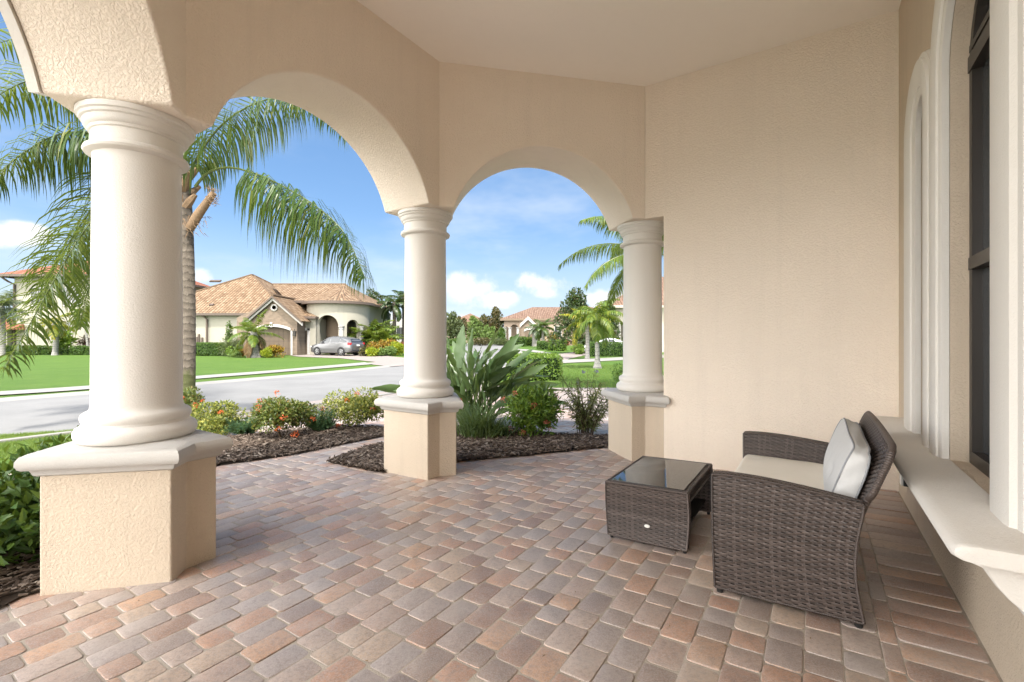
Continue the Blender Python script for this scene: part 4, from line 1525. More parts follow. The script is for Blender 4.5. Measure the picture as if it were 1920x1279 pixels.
# ---- small tile roof and white walls seen beside it
h5 = empty('neighbour_house', (xa(705, 66), 66, ground_z(0, 66)), 'white walled house with small red tile roof behind the palms right of the silver car', 'house')
MB().box((xa(600, 66), 66, 0), (xa(778, 66), 76, hz(607, 66))).build('wall', M['house_cream'], h5)
rb = RB()
hip(rb, xa(590, 65), xa(700, 65), 65.2, 76, hz(607, 65.2), 2.2)
rb.build('roof', M['tile_red'], h5)
MB().box((xa(736, 65), 64, 0), (xa(790, 65), 70, hz(600, 65))).build('wall', M['white'], h5)
mb = MB()
for px in (744, 752):
    mb.box((xa(px, 64), 63.95, 1.4), (xa(px, 64) + .55, 63.99, 3.0))
mb.build('window', M['glass'], h5)

# ---- two storey house on the left, behind the palm fronds
G2 = ground_z(0, 46)
h2 = empty('two_storey_house', (xa(100, 46), 46, G2), 'two storey cream house with red tile eaves behind the palm fronds at the left edge', 'house')
Yl = 45.0
lx0, lx1 = xa(27, Yl), xa(250, Yl)
ze_ = hz(519, Yl)
MB().box((lx0, Yl, G2 - .3), (lx1, 56, ze_)).build('wall', M['house_cream'], h2)
rb = RB()
hip(rb, lx0 - 1.1, lx1 + .6, Yl - .8, 57, ze_ + .15, 2.9)
rb.build('roof', M['tile_red'], h2)
mb = MB()
fascia(mb, lx0 - 1.1, lx1 + .6, Yl - .8, 57, ze_ + .15, .22)
mb.tube([(lx0 - .5, Yl - .8, ze_ - .05), (lx0 - .2, Yl - .4, ze_ - .5), (lx0 + .1, Yl - .12, ze_ - .75), (lx0 + .1, Yl - .12, G2)], .09, 8)
mb.build('fascia', M['fascia'], h2)
rb = RB()
rb.plane((xa(-60, 44), 43.6, hz(618, 44)), (xa(27, 44), 43.6, hz(618, 44)), (xa(22, 44), 46.5, hz(596, 44)), (xa(-60, 44), 46.5, hz(596, 44)))
rb.plane((xa(27, 44), 43.6, hz(618, 44)), (xa(27, 44) + .02, 47, hz(618, 44)), (xa(22, 44), 46.5, hz(596, 44)))
rb.build('porch_roof', M['tile_red'], h2)
MB().box((xa(-80, 44.6), 44.4, G2), (lx0 - .05, 52, hz(616, 44.6))).build('wall', M['house_cream'], h2)
def win_at(px0, px1, py0, py1, Yf, parent, mull=True):
    x0, x1, z0, z1 = xa(px0, Yf), xa(px1, Yf), hz(py1, Yf), hz(py0, Yf)
    f = MB().box((x0 - .10, Yf - .07, z0 - .12), (x1 + .10, Yf - .012, z0)).box((x0 - .1, Yf - .07, z1), (x1 + .1, Yf - .012, z1 + .10)).box((x0 - .1, Yf - .07, z0), (x0, Yf - .012, z1)).box((x1, Yf - .07, z0), (x1 + .1, Yf - .012, z1))
    if mull:
        f.box(((x0 + x1) / 2 - .03, Yf - .055, z0), ((x0 + x1) / 2 + .03, Yf - .03, z1))
    w0 = f.build('window', M['white'], parent)
    MB().quad((x0, Yf - .02, z0), (x1, Yf - .02, z0), (x1, Yf - .02, z1), (x0, Yf - .02, z1)).build('pane', M['glass'], w0)
win_at(112, 134, 606, 642, Yl, h2)
win_at(60, 84, 540, 572, Yl, h2)
win_at(120, 150, 540, 572, Yl, h2)

# ---- peach house in the middle distance
G3 = ground_z(0, 76)
h3 = empty('peach_house', (xa(1000, 76), 76, G3), 'peach house with faded tile roof, tall entry arch and stone gable in the middle distance', 'house')
Y3 = 75.0
eb = hz(598, Y3)
x0, x1 = xa(945, Y3), xa(1080, Y3)
rb = RB()
hip(rb, xa(938, 74.5), xa(1150, 74.5), 74.4, 90, eb, hz(580, 82) - eb + .4, 5.5)
hip(rb, xa(1018, 78), xa(1190, 78), 79, 97, hz(596, 79), 2.9)
rb.build('roof', M['tile_pink'], h3)
mb = MB()
fascia(mb, xa(938, 74.5), xa(1150, 74.5), 74.4, 90, eb, .3)
mb.build('fascia', M['dark_recess'], h3)
L3 = xa(974, Y3) - x0
def flat3(s, d, z):
    return (x0 + s, Y3 + d, z)
arcade(flat3, L3, G3 - .3, hz(616, Y3), eb, .4, [(xa(949.5, Y3) - x0, .30), (xa(964.5, Y3) - x0, .66)]).build('wall', M['house_peach'], h3)
for px in (946.5, 956, 971.5):
    simple_column(xa(px, Y3), Y3 - .1, G3, hz(614, Y3), h3, .26)
MB().box((x0 + .1, Y3 + 1.6, G3), (xa(974, Y3), Y3 + 2.0, eb)).build('porch_wall', M['house_peach'], h3)
MB().box((xa(974, Y3), Y3 - .3, G3 - .3), (xa(1160, Y3), 89, eb)).build('wall', M['house_peach'], h3)
gy = Y3 - 1.6
mb = MB()
ga0, gb0, gt = xa(977, gy), xa(1003, gy), xa(990, gy)
mb.box((ga0, gy, G3 - .3), (gb0, gy + 1.5, hz(606, gy)))
mb.add([(ga0, gy, hz(606, gy)), (gb0, gy, hz(606, gy)), (gt, gy, hz(594, gy)), (ga0, gy + 1.5, hz(606, gy)), (gb0, gy + 1.5, hz(606, gy)), (gt, gy + 1.5, hz(594, gy))], [(0, 1, 2), (5, 4, 3), (1, 4, 5, 2), (0, 2, 5, 3)])
mb.build('stone_wall', M['stone'], h3)
mb = MB()
for xe in (ga0 - .2, gb0 + .2):
    a, b_ = V((xe, gy - .3, hz(608, gy))), V((gt, gy - .3, hz(593.5, gy)))
    mb.rings([[a, a + V((0, 0, -.5)), a + V((0, .3, -.5)), a + V((0, .3, 0))], [b_, b_ + V((0, 0, -.5)), b_ + V((0, .3, -.5)), b_ + V((0, .3, 0))]])
mb.build('gable_trim', M['white'], h3)
gdz = hz(622, gy)
MB().quad((xa(984, gy), gy - .02, G3), (xa(1001, gy), gy - .02, G3), (xa(1001, gy), gy - .02, gdz), (xa(984, gy), gy - .02, gdz)).build('garage_door', M['brown_door'], h3)
mb = MB()
mb.rings([[(x_, gy - .03, z_), (x_, gy - .12, z_), (x_, gy - .12, z_ + .3), (x_, gy - .03, z_ + .3)] for x_, z_ in [(xa(982.5 + 20 * i / 10, gy), gdz + .3 * (1 - (i / 5 - 1) ** 2)) for i in range(11)]])
mb.build('garage_trim', M['white'], h3)
win_at(1012, 1016, 618, 634, Y3 - .3, h3, False)
win_at(1040, 1052, 612, 630, Y3 - .3, h3)

# ---- tan roof far down the street
h6 = empty('distant_house', (xa(866, 112), 112, ground_z(0, 112)), 'low tan pyramid roof of a distant house at the end of the street', 'house')
MB().box((xa(832, 112), 112, 0), (xa(920, 112), 124, hz(612, 112))).build('wall', M['house_peach'], h6)
rb = RB()
hip(rb, xa(825, 111), xa(930, 111), 111, 125, hz(610, 111), hz(588, 118) - hz(610, 111), 6.2)
rb.build('roof', M['tile_pink'], h6)

# ---- white house at the right, behind the hedge and the white car
G4 = ground_z(0, 50)
h4 = empty('white_house', (xa(1190, 50), 50, G4), 'pale house with arched porch niche and tile eave half hidden behind the right column', 'house')
Y4 = 47.0
e4 = hz(574, Y4)
w40 = xa(1152, Y4)
M['house_pale'] = stucco('house_pale', (.44, .40, .335), .3, 20, .03)
def flat4(s, d, z):
    return (w40 + s, Y4 + d, z)
arcade(flat4, 13.0, G4 - .2, hz(606, Y4), e4, .35, [(xa(1157.5, Y4) - w40, .16), (xa(1165, Y4) - w40, .18), (3.2, .9), (7.0, .9)]).build('wall', M['house_pale'], h4)
MB().box((w40, Y4 + 1.5, G4), (w40 + 13, 60, e4)).build('wall', M['house_pale'], h4)
for px in (1161.2,):
    simple_column(xa(px, Y4), Y4 - .1, G4, hz(604, Y4), h4, .13)
rb = RB()
hip(rb, xa(1143, Y4 - .6), w40 + 14, Y4 - .7, 61, e4, 4.0)
rb.build('roof', M['tile_pink'], h4)
mb = MB()
fascia(mb, xa(1143, Y4 - .6), w40 + 14, Y4 - .7, 61, e4, .2)
mb.build('fascia', M['house_pale'], h4)
# ------------------------------------------------------------------ plants
ML = {}
ML['palm'] = leaf('palm_leaf', [(0, (.030, .062, .018)), (.5, (.048, .092, .022)), (.85, (.075, .120, .026)), (1, (.14, .15, .035))], .38, .30)
ML['palm_bright'] = leaf('palm_leaf_bright', [(0, (.060, .110, .016)), (.5, (.095, .150, .020)), (1, (.17, .20, .028))], .42, .32)
ML['palm_yellow'] = leaf('palm_leaf_yellow', [(0, (.10, .15, .014)), (.5, (.19, .20, .014)), (1, (.34, .26, .018))], .45, .32)
ML['palm_grey'] = leaf('palm_leaf_grey', [(0, (.085, .11, .075)), (.6, (.13, .16, .11)), (1, (.19, .21, .15))], .5, .25)
ML['palm_dry'] = leaf('palm_leaf_dry', [(0, (.10, .055, .025)), (.6, (.17, .10, .045)), (1, (.24, .16, .08))], .7, .2)
ML['hedge'] = leaf('hedge_leaf', [(0, (.030, .070, .012)), (.6, (.055, .115, .018)), (1, (.095, .165, .026))], .42, .26)
ML['hedge_bright'] = leaf('hedge_leaf_bright', [(0, (.060, .125, .014)), (.6, (.105, .185, .020)), (1, (.17, .25, .03))], .42, .3)
ML['dark'] = leaf('dark_leaf', [(0, (.016, .034, .010)), (.6, (.030, .060, .016)), (.9, (.055, .075, .020)), (1, (.10, .075, .03))], .35, .2)
ML['bronze'] = leaf('bronze_leaf', [(0, (.030, .040, .014)), (.5, (.065, .062, .022)), (1, (.12, .08, .03))], .4, .2)
ML['olive'] = leaf('olive_leaf', [(0, (.045, .065, .025)), (.6, (.075, .10, .036)), (1, (.12, .14, .055))], .5, .25)
ML['light'] = leaf('light_leaf', [(0, (.075, .13, .03)), (.6, (.12, .19, .045)), (1, (.18, .26, .07))], .45, .3)
ML['lime'] = leaf('lime_leaf', [(0, (.13, .19, .012)), (.5, (.23, .29, .014)), (1, (.38, .38, .02))], .42, .3)
ML['variegated'] = leaf('variegated_leaf', [(0, (.065, .10, .016)), (.35, (.12, .15, .026)), (.7, (.23, .24, .045)), (1, (.36, .34, .085))], .45, .28)
ML['ixora'] = leaf('ixora_leaf', [(0, (.040, .070, .014)), (.5, (.085, .115, .022)), (.85, (.16, .17, .034)), (1, (.20, .13, .045))], .4, .26)
ML['juniper'] = leaf('juniper_leaf', [(0, (.030, .075, .040)), (.6, (.055, .115, .055)), (1, (.09, .16, .07))], .5, .2)
ML['croton'] = leaf('croton_leaf', [(0, (.055, .045, .012)), (.3, (.16, .075, .012)), (.6, (.32, .16, .012)), (.85, (.40, .27, .015)), (1, (.12, .14, .018))], .4, .25)
ML['red'] = leaf('red_leaf', [(0, (.06, .012, .012)), (.5, (.16, .03, .02)), (1, (.25, .08, .03))], .4, .25)
ML['purple'] = leaf('purple_leaf', [(0, (.035, .010, .018)), (.6, (.07, .02, .03)), (1, (.12, .04, .05))], .4, .2)
ML['strelitzia'] = leaf('paddle_leaf', [(0, (.050, .095, .036)), (.5, (.080, .135, .052)), (1, (.125, .190, .070))], .34, .25, .5)
ML['strap'] = leaf('strap_leaf', [(0, (.060, .10, .035)), (.5, (.10, .155, .055)), (1, (.17, .22, .10))], .42, .25)
ML['wispy'] = leaf('wispy_leaf', [(0, (.085, .115, .034)), (.5, (.15, .175, .055)), (1, (.23, .24, .09))], .45, .28)
M['stem'] = plain('green_stem', (.11, .16, .045), .5, .3, 0, .25, 8)
M['stem_palm'] = plain('palm_stalk', (.075, .10, .022), .4, .4, 0, .3, 5)
M['twig'] = plain('brown_twig', (.085, .060, .040), .85, .2, 0, .3, 12)
M['orange_flower'] = leaf('orange_petal', [(0, (.42, .055, .018)), (.6, (.55, .10, .025)), (1, (.62, .17, .06))], .5, .2, .3)
M['pink_flower'] = leaf('pink_petal', [(0, (.38, .07, .05)), (.6, (.48, .12, .08)), (1, (.55, .20, .14))], .5, .2, .3)
M['violet_flower'] = leaf('violet_petal', [(0, (.18, .14, .36)), (1, (.32, .26, .5))], .5, .25, .3)
def trunk_mat(name, c0, c1, moss=None, ring=9.0):
    k = NT(name)
    p = k.pos()
    sp = k.n('ShaderNodeSeparateXYZ')
    k.link(p, sp.inputs[0])
    n1 = k.noise(p, 12, 5, .65)
    wv = k.math('SINE', k.math('ADD', k.math('MULTIPLY', sp.outputs[2], ring * 2 * pi), k.math('MULTIPLY', n1, 9.0)))
    c = k.mix(k.ramp(n1, [(.3, (0, 0, 0)), (.7, (1, 1, 1))]), c0, c1)
    c = k.mix(k.math('MULTIPLY', k.math('GREATER_THAN', wv, .80), .55), c, tuple(x * .35 for x in c0))
    if moss:
        f = k.n('ShaderNodeMapRange', interpolation_type='SMOOTHSTEP')
        k.link(k.math('ADD', sp.outputs[2], k.math('MULTIPLY', n1, .5)), f.inputs['Value'])
        f.inputs['From Min'].default_value, f.inputs['From Max'].default_value = moss[0] + .32, moss[0] + .12
        c = k.mix(k.math('MULTIPLY', f.outputs[0], .85), c, moss[1])
    return k.set(c, .9, k.bump(wv, .3, .010, k.bump(k.noise(p, 60, 3), .6, .01)), .2)
M['trunk_near'] = trunk_mat('palm_trunk', (.095, .078, .062), (.185, .158, .128), (.78, (.075, .085, .030)), 8)
M['trunk_grey'] = trunk_mat('grey_palm_trunk', (.21, .20, .18), (.31, .295, .275), None, 5)
M['trunk_dark'] = trunk_mat('dark_palm_trunk', (.09, .075, .06), (.14, .12, .10), None, 4)
M['bark'] = plain('tree_bark', (.085, .068, .052), .9, .2, 0, .35, 9)
k = NT('palm_boot')
p = k.pos()
c = k.mix(k.noise(p, 30, 5, .7), (.14, .085, .05), (.34, .24, .15))
M['boot'] = k.set(c, .9, k.bump(k.noise(p, 70, 4), .8, .01), .2)

def rdir(r, up=0.0):
    while True:
        d_ = V((r.uniform(-1, 1), r.uniform(-1, 1), r.uniform(-1, 1)))
        if .05 < d_.length < 1:
            d_.normalize()
            d_.z += up
            return d_.normalized()
def add_leaf(mb, p, d_, n, L, w_, fold=.25, bend=0.0):
    s = d_.cross(n)
    if s.length < 1e-4:
        s = d_.orthogonal()
    s.normalize()
    n = s.cross(d_)
    m = p + d_ * L * .45 - n * bend * L * .3
    tip = p + d_ * L - n * bend * L
    o = len(mb.v)
    up = n * (w_ * fold)
    mb.v.extend((tuple(p), tuple(m + s * w_ * .5 + up), tuple(tip), tuple(m - s * w_ * .5 + up), tuple(m)))
    mb.f.extend(((o, o + 1, o + 4), (o + 1, o + 2, o + 4), (o + 2, o + 3, o + 4), (o + 3, o, o + 4)))
def clump(mb, r, c, rad, n, L, aspect=.45, inner=.55, up=.25, bend=.2):
    """Leaves through the outer part of an ellipsoid, pointing outwards with scatter."""
    c = V(c)
    for _ in range(n):
        d_ = rdir(r)
        f = inner + (1 - inner) * r.random() ** .6
        p = c + V((d_.x * rad[0], d_.y * rad[1], d_.z * rad[2])) * f
        dd = (d_ * .9 + rdir(r) * .9 + V((0, 0, up))).normalized()
        nn = (d_ + rdir(r) * .8 + V((0, 0, .5))).normalized()
        l = L * r.uniform(.65, 1.25)
        add_leaf(mb, p, dd, nn, l, l * aspect, .2, bend)
def lumpy(mb, r, c, rad, n, L, lumps=9, **kw):
    c = V(c)
    for i in range(lumps):
        d_ = rdir(r, .25)
        q = c + V((d_.x * rad[0], d_.y * rad[1], d_.z * rad[2])) * r.uniform(.38, .72)
        s = r.uniform(.36, .58)
        clump(mb, r, q, (rad[0] * s, rad[1] * s, rad[2] * s), n // lumps, L, **kw)
def box_leaves(mb, r, x0, x1, y0, y1, z0, z1, n, L, aspect=.5, wob=.03, faces='tnsew'):
    dims = {'t': (x1 - x0) * (y1 - y0), 's': (x1 - x0) * (z1 - z0), 'n': (x1 - x0) * (z1 - z0), 'w': (y1 - y0) * (z1 - z0), 'e': (y1 - y0) * (z1 - z0)}
    tot = sum(dims[f] for f in faces)
    for f in faces:
        for _ in range(int(n * dims[f] / tot)):
            x, y, z = r.uniform(x0, x1), r.uniform(y0, y1), r.uniform(z0, z1)
            nn = {'t': V((0, 0, 1)), 's': V((0, -1, 0)), 'n': V((0, 1, 0)), 'w': V((-1, 0, 0)), 'e': V((1, 0, 0))}[f]
            if f == 't': z = z1
            if f == 's': y = y0
            if f == 'n': y = y1
            if f == 'w': x = x0
            if f == 'e': x = x1
            # rounded arrises
            p = V((x, y, z)) + nn * r.gauss(-.02, wob)
            dd = (rdir(r) + nn * .55 + V((0, 0, .15))).normalized()
            l = L * r.uniform(.65, 1.25)
            add_leaf(mb, p, dd, (nn + rdir(r) * .7).normalized(), l, l * aspect, .2, .2)
def core_box(x0, x1, y0, y1, z0, z1, mat, parent, name='inner_twigs'):
    return MB().box((x0, y0, z0), (x1, y1, z1)).build(name, mat, parent, local=True, bevel=min(x1 - x0, y1 - y0, z1 - z0) * .2)
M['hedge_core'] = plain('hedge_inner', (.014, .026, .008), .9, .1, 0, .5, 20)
def hedge(label, x0, x1, y0, y1, h, n, L, mat='hedge', group=None, seed=1, cat='hedge', z=None, rz=0):
    r = random.Random(seed)
    cx, cy = (x0 + x1) / 2, (y0 + y1) / 2
    z0 = ground_z(cx, cy) - .02 if z is None else z
    root = empty('hedge', (cx, cy, z0), label, cat, group, rz)
    a, b_ = (x1 - x0) / 2, (y1 - y0) / 2
    mb = MB()
    box_leaves(mb, r, -a, a, -b_, b_, .02, h, n, L)
    mb.build('leaves', ML[mat], root, local=True)
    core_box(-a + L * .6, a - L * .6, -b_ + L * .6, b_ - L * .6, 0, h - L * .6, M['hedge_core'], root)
    return root
def hedge_px(label, px0, px1, pyb, pyt, Y, depth, n, L, mat='hedge', group=None, seed=1):
    h = hz(pyt, Y) - ground_z(0, Y)
    return hedge(label, xa(px0, Y), xa(px1, Y), Y, Y + depth, h, n, L, mat, group, seed)
def flowers(mb, r, pts, R_, n=26, L=.018):
    for p in pts:
        for _ in range(n):
            d_ = rdir(r, .5)
            q = V(p) + d_ * R_ * r.uniform(.7, 1)
            add_leaf(mb, q, (rdir(r) + d_ * .4).normalized(), d_, L, L * .8, .1)
def shrub(name, label, pos, rad, n, L, mat, cat='shrub', group=None, seed=1, lumps=10, blooms=0, bloom_mat=None, aspect=.45, stems=5, br=.035, bl=.02, **kw):
    r = random.Random(seed)
    root = empty(name, pos, label, cat, group)
    mb = MB()
    lumpy(mb, r, (0, 0, rad[2] * 1.05), rad, n, L, lumps, aspect=aspect, **kw)
    mb.build('leaves', ML[mat], root, local=True)
    if stems:
        mb = MB()
        for i in range(stems):
            a = r.uniform(0, 6.3)
            e = V((cos(a) * rad[0] * .6, sin(a) * rad[1] * .6, rad[2] * r.uniform(1.0, 1.6)))
            mb.tube([V((cos(a) * .02, sin(a) * .02, -.02)), e * .5 + V((0, 0, .03)), e], [.012 * rad[2] * 2, .009 * rad[2] * 2, .004 * rad[2] * 2], 5)
        mb.build('stems', M['twig'], root, local=True)
    if blooms:
        mb = MB()
        pts = []
        for _ in range(blooms):
            d_ = rdir(r, .25)
            if d_.y > .2:
                d_.y = -d_.y
            pts.append(V((d_.x * rad[0], d_.y * rad[1], rad[2] * 1.05 + d_.z * rad[2])) * r.uniform(.90, 1.0))
        flowers(mb, r, pts, br, 34, bl)
        mb.build('blossoms', bloom_mat or M['orange_flower'], root, local=True)
    return root

# ---- palms
def frond(mbs, mbl, path, n, ll, r, start=.15, w_=.030, fwd=.55, hang=.9, plume=.5, rad=.018, taper=True):
    """One feather leaf: stalk tube along the path, leaflets in two ranks drooping under their weight."""
    P_ = [V(q) for q in path]
    m = len(P_) - 1
    def ev(u):
        u = max(0, min(1, u)) * m
        j = min(int(u), m - 1)
        f = u - j
        p0, p1, p2, p3 = P_[max(j - 1, 0)], P_[j], P_[j + 1], P_[min(j + 2, m)]
        return .5 * (2 * p1 + (p2 - p0) * f + (2 * p0 - 5 * p1 + 4 * p2 - p3) * f * f + (3 * p1 - p0 - 3 * p2 + p3) * f ** 3)
    N = 18
    mbs.tube([ev(i / N) for i in range(N + 1)], [rad * (1 - .85 * (i / N) ** .8) for i in range(N + 1)], 6)
    for i in range(n):
        f = i / (n - 1)
        u = start + (1 - start) * f
        p = ev(u)
        t = (ev(u + .01) - ev(u - .01)).normalized()
        side = t.cross(V((0, 0, 1)))
        side = side.normalized() if side.length > 1e-3 else V((1, 0, 0))
        nrm = side.cross(t)
        prof = (.55 + .45 * sin(pi * min(1, f * 1.15 + .08))) * (1 - .45 * max(0, f - .75) / .25)
        for sg in (-1, 1):
            L = ll * prof * r.uniform(.82, 1.1)
            d_ = (side * sg + t * (fwd + r.uniform(-.15, .15)) + nrm * r.uniform(-plume, plume)).normalized()
            q = V(p)
            K = 4
            pts = [V(q)]
            for k_ in range(K):
                d_ = (d_ + V((0, 0, -1)) * hang * (.28 + .26 * k_) * r.uniform(.8, 1.2) / 1.4).normalized()
                q = q + d_ * L / K
                pts.append(V(q))
            wd = w_ * r.uniform(.8, 1.15)
            o = len(mbl.v)
            ws = [wd * .5, wd * .95, wd, wd * .62, .001]
            for k_ in range(K + 1):
                tt = (pts[min(k_ + 1, K)] - pts[max(k_ - 1, 0)]).normalized()
                s2 = tt.cross(nrm + V((.1, .2, .3)))
                s2 = s2.normalized() if s2.length > 1e-3 else side
                mbl.v.append(tuple(pts[k_] + s2 * ws[k_] / 2))
                mbl.v.append(tuple(pts[k_] - s2 * ws[k_] / 2))
            for k_ in range(K):
                a = o + 2 * k_
                mbl.f.append((a, a + 1, a + 3, a + 2))
def fan_path(c, az_, el, L, droop, n=7):
    p = V(c)
    out_ = [V(p)]
    for i in range(n):
        e = el - droop * ((i + .5) / n) ** 1.2
        p = p + V((cos(az_) * cos(e), sin(az_) * cos(e), sin(e))) * L / n
        out_.append(V(p))
    return out_
def palm_trunk(mb, base, top, r0, r1, r, bulge=.0, n=12, seg=26, ringamp=.035):
    a, b_ = V(base), V(top)
    pts, rad = [], []
    for i in range(seg + 1):
        f = i / seg
        p = a.lerp(b_, f) + V((.04 * sin(f * 3.1), .03 * sin(f * 2.3), 0)) * (b_ - a).length * .25
        pts.append(p)
        rad.append((r0 + (r1 - r0) * f) * (1 + bulge * math.exp(-(f / .12) ** 2)) * (1 + ringamp * (1 if i % 2 else -1) + r.uniform(-.02, .02)))
    mb.tube(pts, rad, n)
def palm(label, base, height, lean=(0, 0), r0=.14, r1=.10, nf=14, fl=2.2, ll=.5, nl=34, mat='palm', trunk='trunk_grey', seed=1, group=None, bulge=.4, hang=.7, w_=.04, el=(75, -25), droop=(.9, 1.6), dry=0, name='palm_tree', cat='palm', skirt=True):
    r = random.Random(seed)
    base = V(base)
    root = empty(name, base, label, cat, group)
    top = V((lean[0], lean[1], height))
    mb = MB()
    palm_trunk(mb, (0, 0, -.1), top, r0, r1, r, bulge)
    if skirt:
        mb.tube([top - V((0, 0, .05)), top + V((0, 0, height * .06 + .15))], [r1 * 1.25, r1 * .8], 10)
    mb.build('trunk', M[trunk], root, local=True, smooth_deg=50)
    ms, ml, md = MB(), MB(), MB()
    for i in range(nf):
        f = (i + .5) / nf
        az_ = i * 2.399 + r.uniform(-.25, .25)
        e = radians(el[0] + (el[1] - el[0]) * f + r.uniform(-8, 8))
        path = fan_path(top + V((0, 0, .1)), az_, e, fl * r.uniform(.85, 1.1), droop[0] + (droop[1] - droop[0]) * r.random())
        frond(ms, md if (dry and i >= nf - dry) else ml, path, nl, ll, r, .14, w_, .55, hang, .35, .02 * fl / 2.2)
    ms.build('frond_stalk', M['stem_palm'], root, local=True)
    ml.build('crown', ML[mat], root, local=True)
    if dry:
        md.build('dry_fronds', ML['palm_dry'], root, local=True)
    return root

# ---- the queen palm by the walk: fronds traced where they hang
def pp(*pts):
    return [ap(*q) for q in pts]
rq = random.Random(21)
qb = at(347, 8.0, ground_z(0, 8))
qp = empty('queen_palm', qb, 'tall queen palm with long drooping fronds standing right behind the left column', 'palm')
mb = MB()
qtop = ap(340, 306, 8.0)
palm_trunk(mb, qb - V((0, 0, .1)), qtop, .140, .105, rq, .12, 18, 60, .010)
mb.build('trunk', M['trunk_near'], qp, smooth_deg=50)
mb = MB()
for i in range(11):
    a = i * 2.4
    z = qtop.z - .72 + i * .062
    b_ = V((qtop.x + cos(a) * .10, qtop.y + sin(a) * .10, z))
    d_ = V((cos(a), sin(a), 1.15)).normalized()
    mb.tube([b_ - d_ * .12, b_ + d_ * .06, b_ + d_ * .16, b_ + d_ * rq.uniform(.22, .32)], [.085, .07, .05, .035], 7)
mb.build('boots', M['boot'], qp, smooth_deg=50)
mb = MB()
mb.tube(pp((356, 428, 7.93), (372, 402, 7.88), (388, 380, 7.84), (401, 362, 7.80)), [.075, .075, .062, .050], 9)
for _ in range(70):
    q = ap(rq.uniform(388, 404), rq.uniform(352, 384), 7.80) + V((0, rq.uniform(-.06, .06), 0))
    mb.tube([q, q + V((rq.uniform(-.03, .12), rq.uniform(-.05, .05), rq.uniform(-.10, .10)))], [.006, .001], 4)
for _ in range(60):
    q = ap(rq.uniform(345, 385), rq.uniform(400, 440), 7.88) + V((0, rq.uniform(-.1, .1), 0))
    mb.tube([q, q + V((rq.uniform(-.04, .08), rq.uniform(-.05, .05), rq.uniform(-.16, .02)))], [.006, .001], 4)
mb.build('cut_stub', M['boot'], qp, smooth_deg=50)
FR = [
    # path, leaflets, length, start, hang, material
    (((366, 350, 7.95), (390, 324, 7.9), (430, 314, 7.85), (485, 328, 7.75), (545, 357, 7.6), (600, 392, 7.5), (648, 440, 7.4), (684, 520, 7.3)), 190, 1.42, .40, 3.0, 'palm', -.05),
    (((352, 330, 8.0), (372, 292, 7.9), (410, 240, 7.75), (465, 200, 7.55), (530, 183, 7.4), (600, 205, 7.25), (655, 255, 7.15)), 150, .95, .10, 2.8, 'palm', .1),
    (((340, 335, 8.0), (290, 330, 7.8), (225, 362, 7.55), (160, 430, 7.35), (105, 520, 7.2), (55, 610, 7.1), (8, 690, 7.0)), 150, .95, .18, .7, 'palm'),
    (((340, 330, 8.0), (290, 305, 8.1), (230, 320, 8.2), (180, 380, 8.3), (130, 455, 8.4), (95, 520, 8.5), (80, 570, 8.5)), 140, 1.0, .16, 1.1, 'palm'),
    (((342, 335, 8.0), (300, 350, 8.3), (240, 400, 8.5), (195, 470, 8.7), (165, 545, 8.8), (150, 610, 8.9)), 120, .85, .18, 1.2, 'palm_bright'),
    (((338, 318, 8.0), (270, 275, 7.8), (190, 250, 7.6), (110, 252, 7.4), (40, 290, 7.2), (-30, 350, 7.0)), 150, 1.15, .16, 2.2, 'palm', .15),
    (((338, 310, 8.0), (280, 220, 7.8), (200, 160, 7.6), (110, 140, 7.4), (20, 165, 7.25), (-70, 230, 7.1)), 140, 1.05, .12, 1.3, 'palm_bright'),
    (((340, 300, 8.0), (290, 180, 7.8), (200, 90, 7.5), (90, 60, 7.3), (-30, 90, 7.1)), 90, .85, .15, .8, 'palm_bright'),
    (((345, 300, 8.0), (330, 150, 8.2), (290, 10, 8.5), (200, -80, 8.8), (80, -110, 9.0)), 80, .85, .15, .8, 'palm'),
    (((348, 300, 8.0), (350, 130, 8.7), (350, 0, 9.4), (330, -40, 10.2), (300, 20, 11)), 70, .85, .15, .8, 'palm'),
]
for path, n, ll, st, hg, mt, *fw in FR:
    ms, ml = MB(), MB()
    frond(ms, ml, pp(*path), int(n * 1.1), ll, rq, st, .025, fw[0] if fw else .32, hg, 1.0, .026)
    f_ = ms.build('frond', M['stem_palm'], qp, smooth_deg=50)
    ml.build('leaflets', ML[mt], qp).parent = f_

# ---- near beds
shrub('leafy_shrub', 'dark green leafy shrub hedge beside the left pedestal', V((-3.20, 3.15, ground_z(0, 3) - .03)), (.66, .95, .36), 7600, .075, 'hedge', 'shrub', None, 31, 26, stems=8, aspect=.5, inner=.3)
IX = 'flowering shrubs in the bed along the walk'
def onbed(px, py):
    q = gp(px, py)
    q.z = max(floor_z(q.x, q.y), q.z) + .01
    return q
shrub('ixora_shrub', 'ixora bush with orange flowers at the foot of the palm behind the left column', onbed(350, 812), (.24, .24, .36), 1300, .05, 'ixora', 'shrub', IX, 2, 8, 7, aspect=.5)
shrub('ixora_shrub', 'low yellow green bush just right of the left column cap', onbed(402, 822), (.40, .30, .24), 3600, .042, 'variegated', 'shrub', IX, 3, 12, 3, aspect=.5)
shrub('ixora_shrub', 'round ixora bush with red orange flower heads in the middle of the walk bed', onbed(530, 832), (.44, .36, .31), 4600, .048, 'ixora', 'shrub', IX, 4, 13, 8, aspect=.5, br=.045)
shrub('ixora_shrub', 'yellow green bush touching the left side of the middle pedestal', onbed(664, 812), (.48, .40, .285), 4800, .045, 'variegated', 'shrub', IX, 5, 13, 5, aspect=.5)
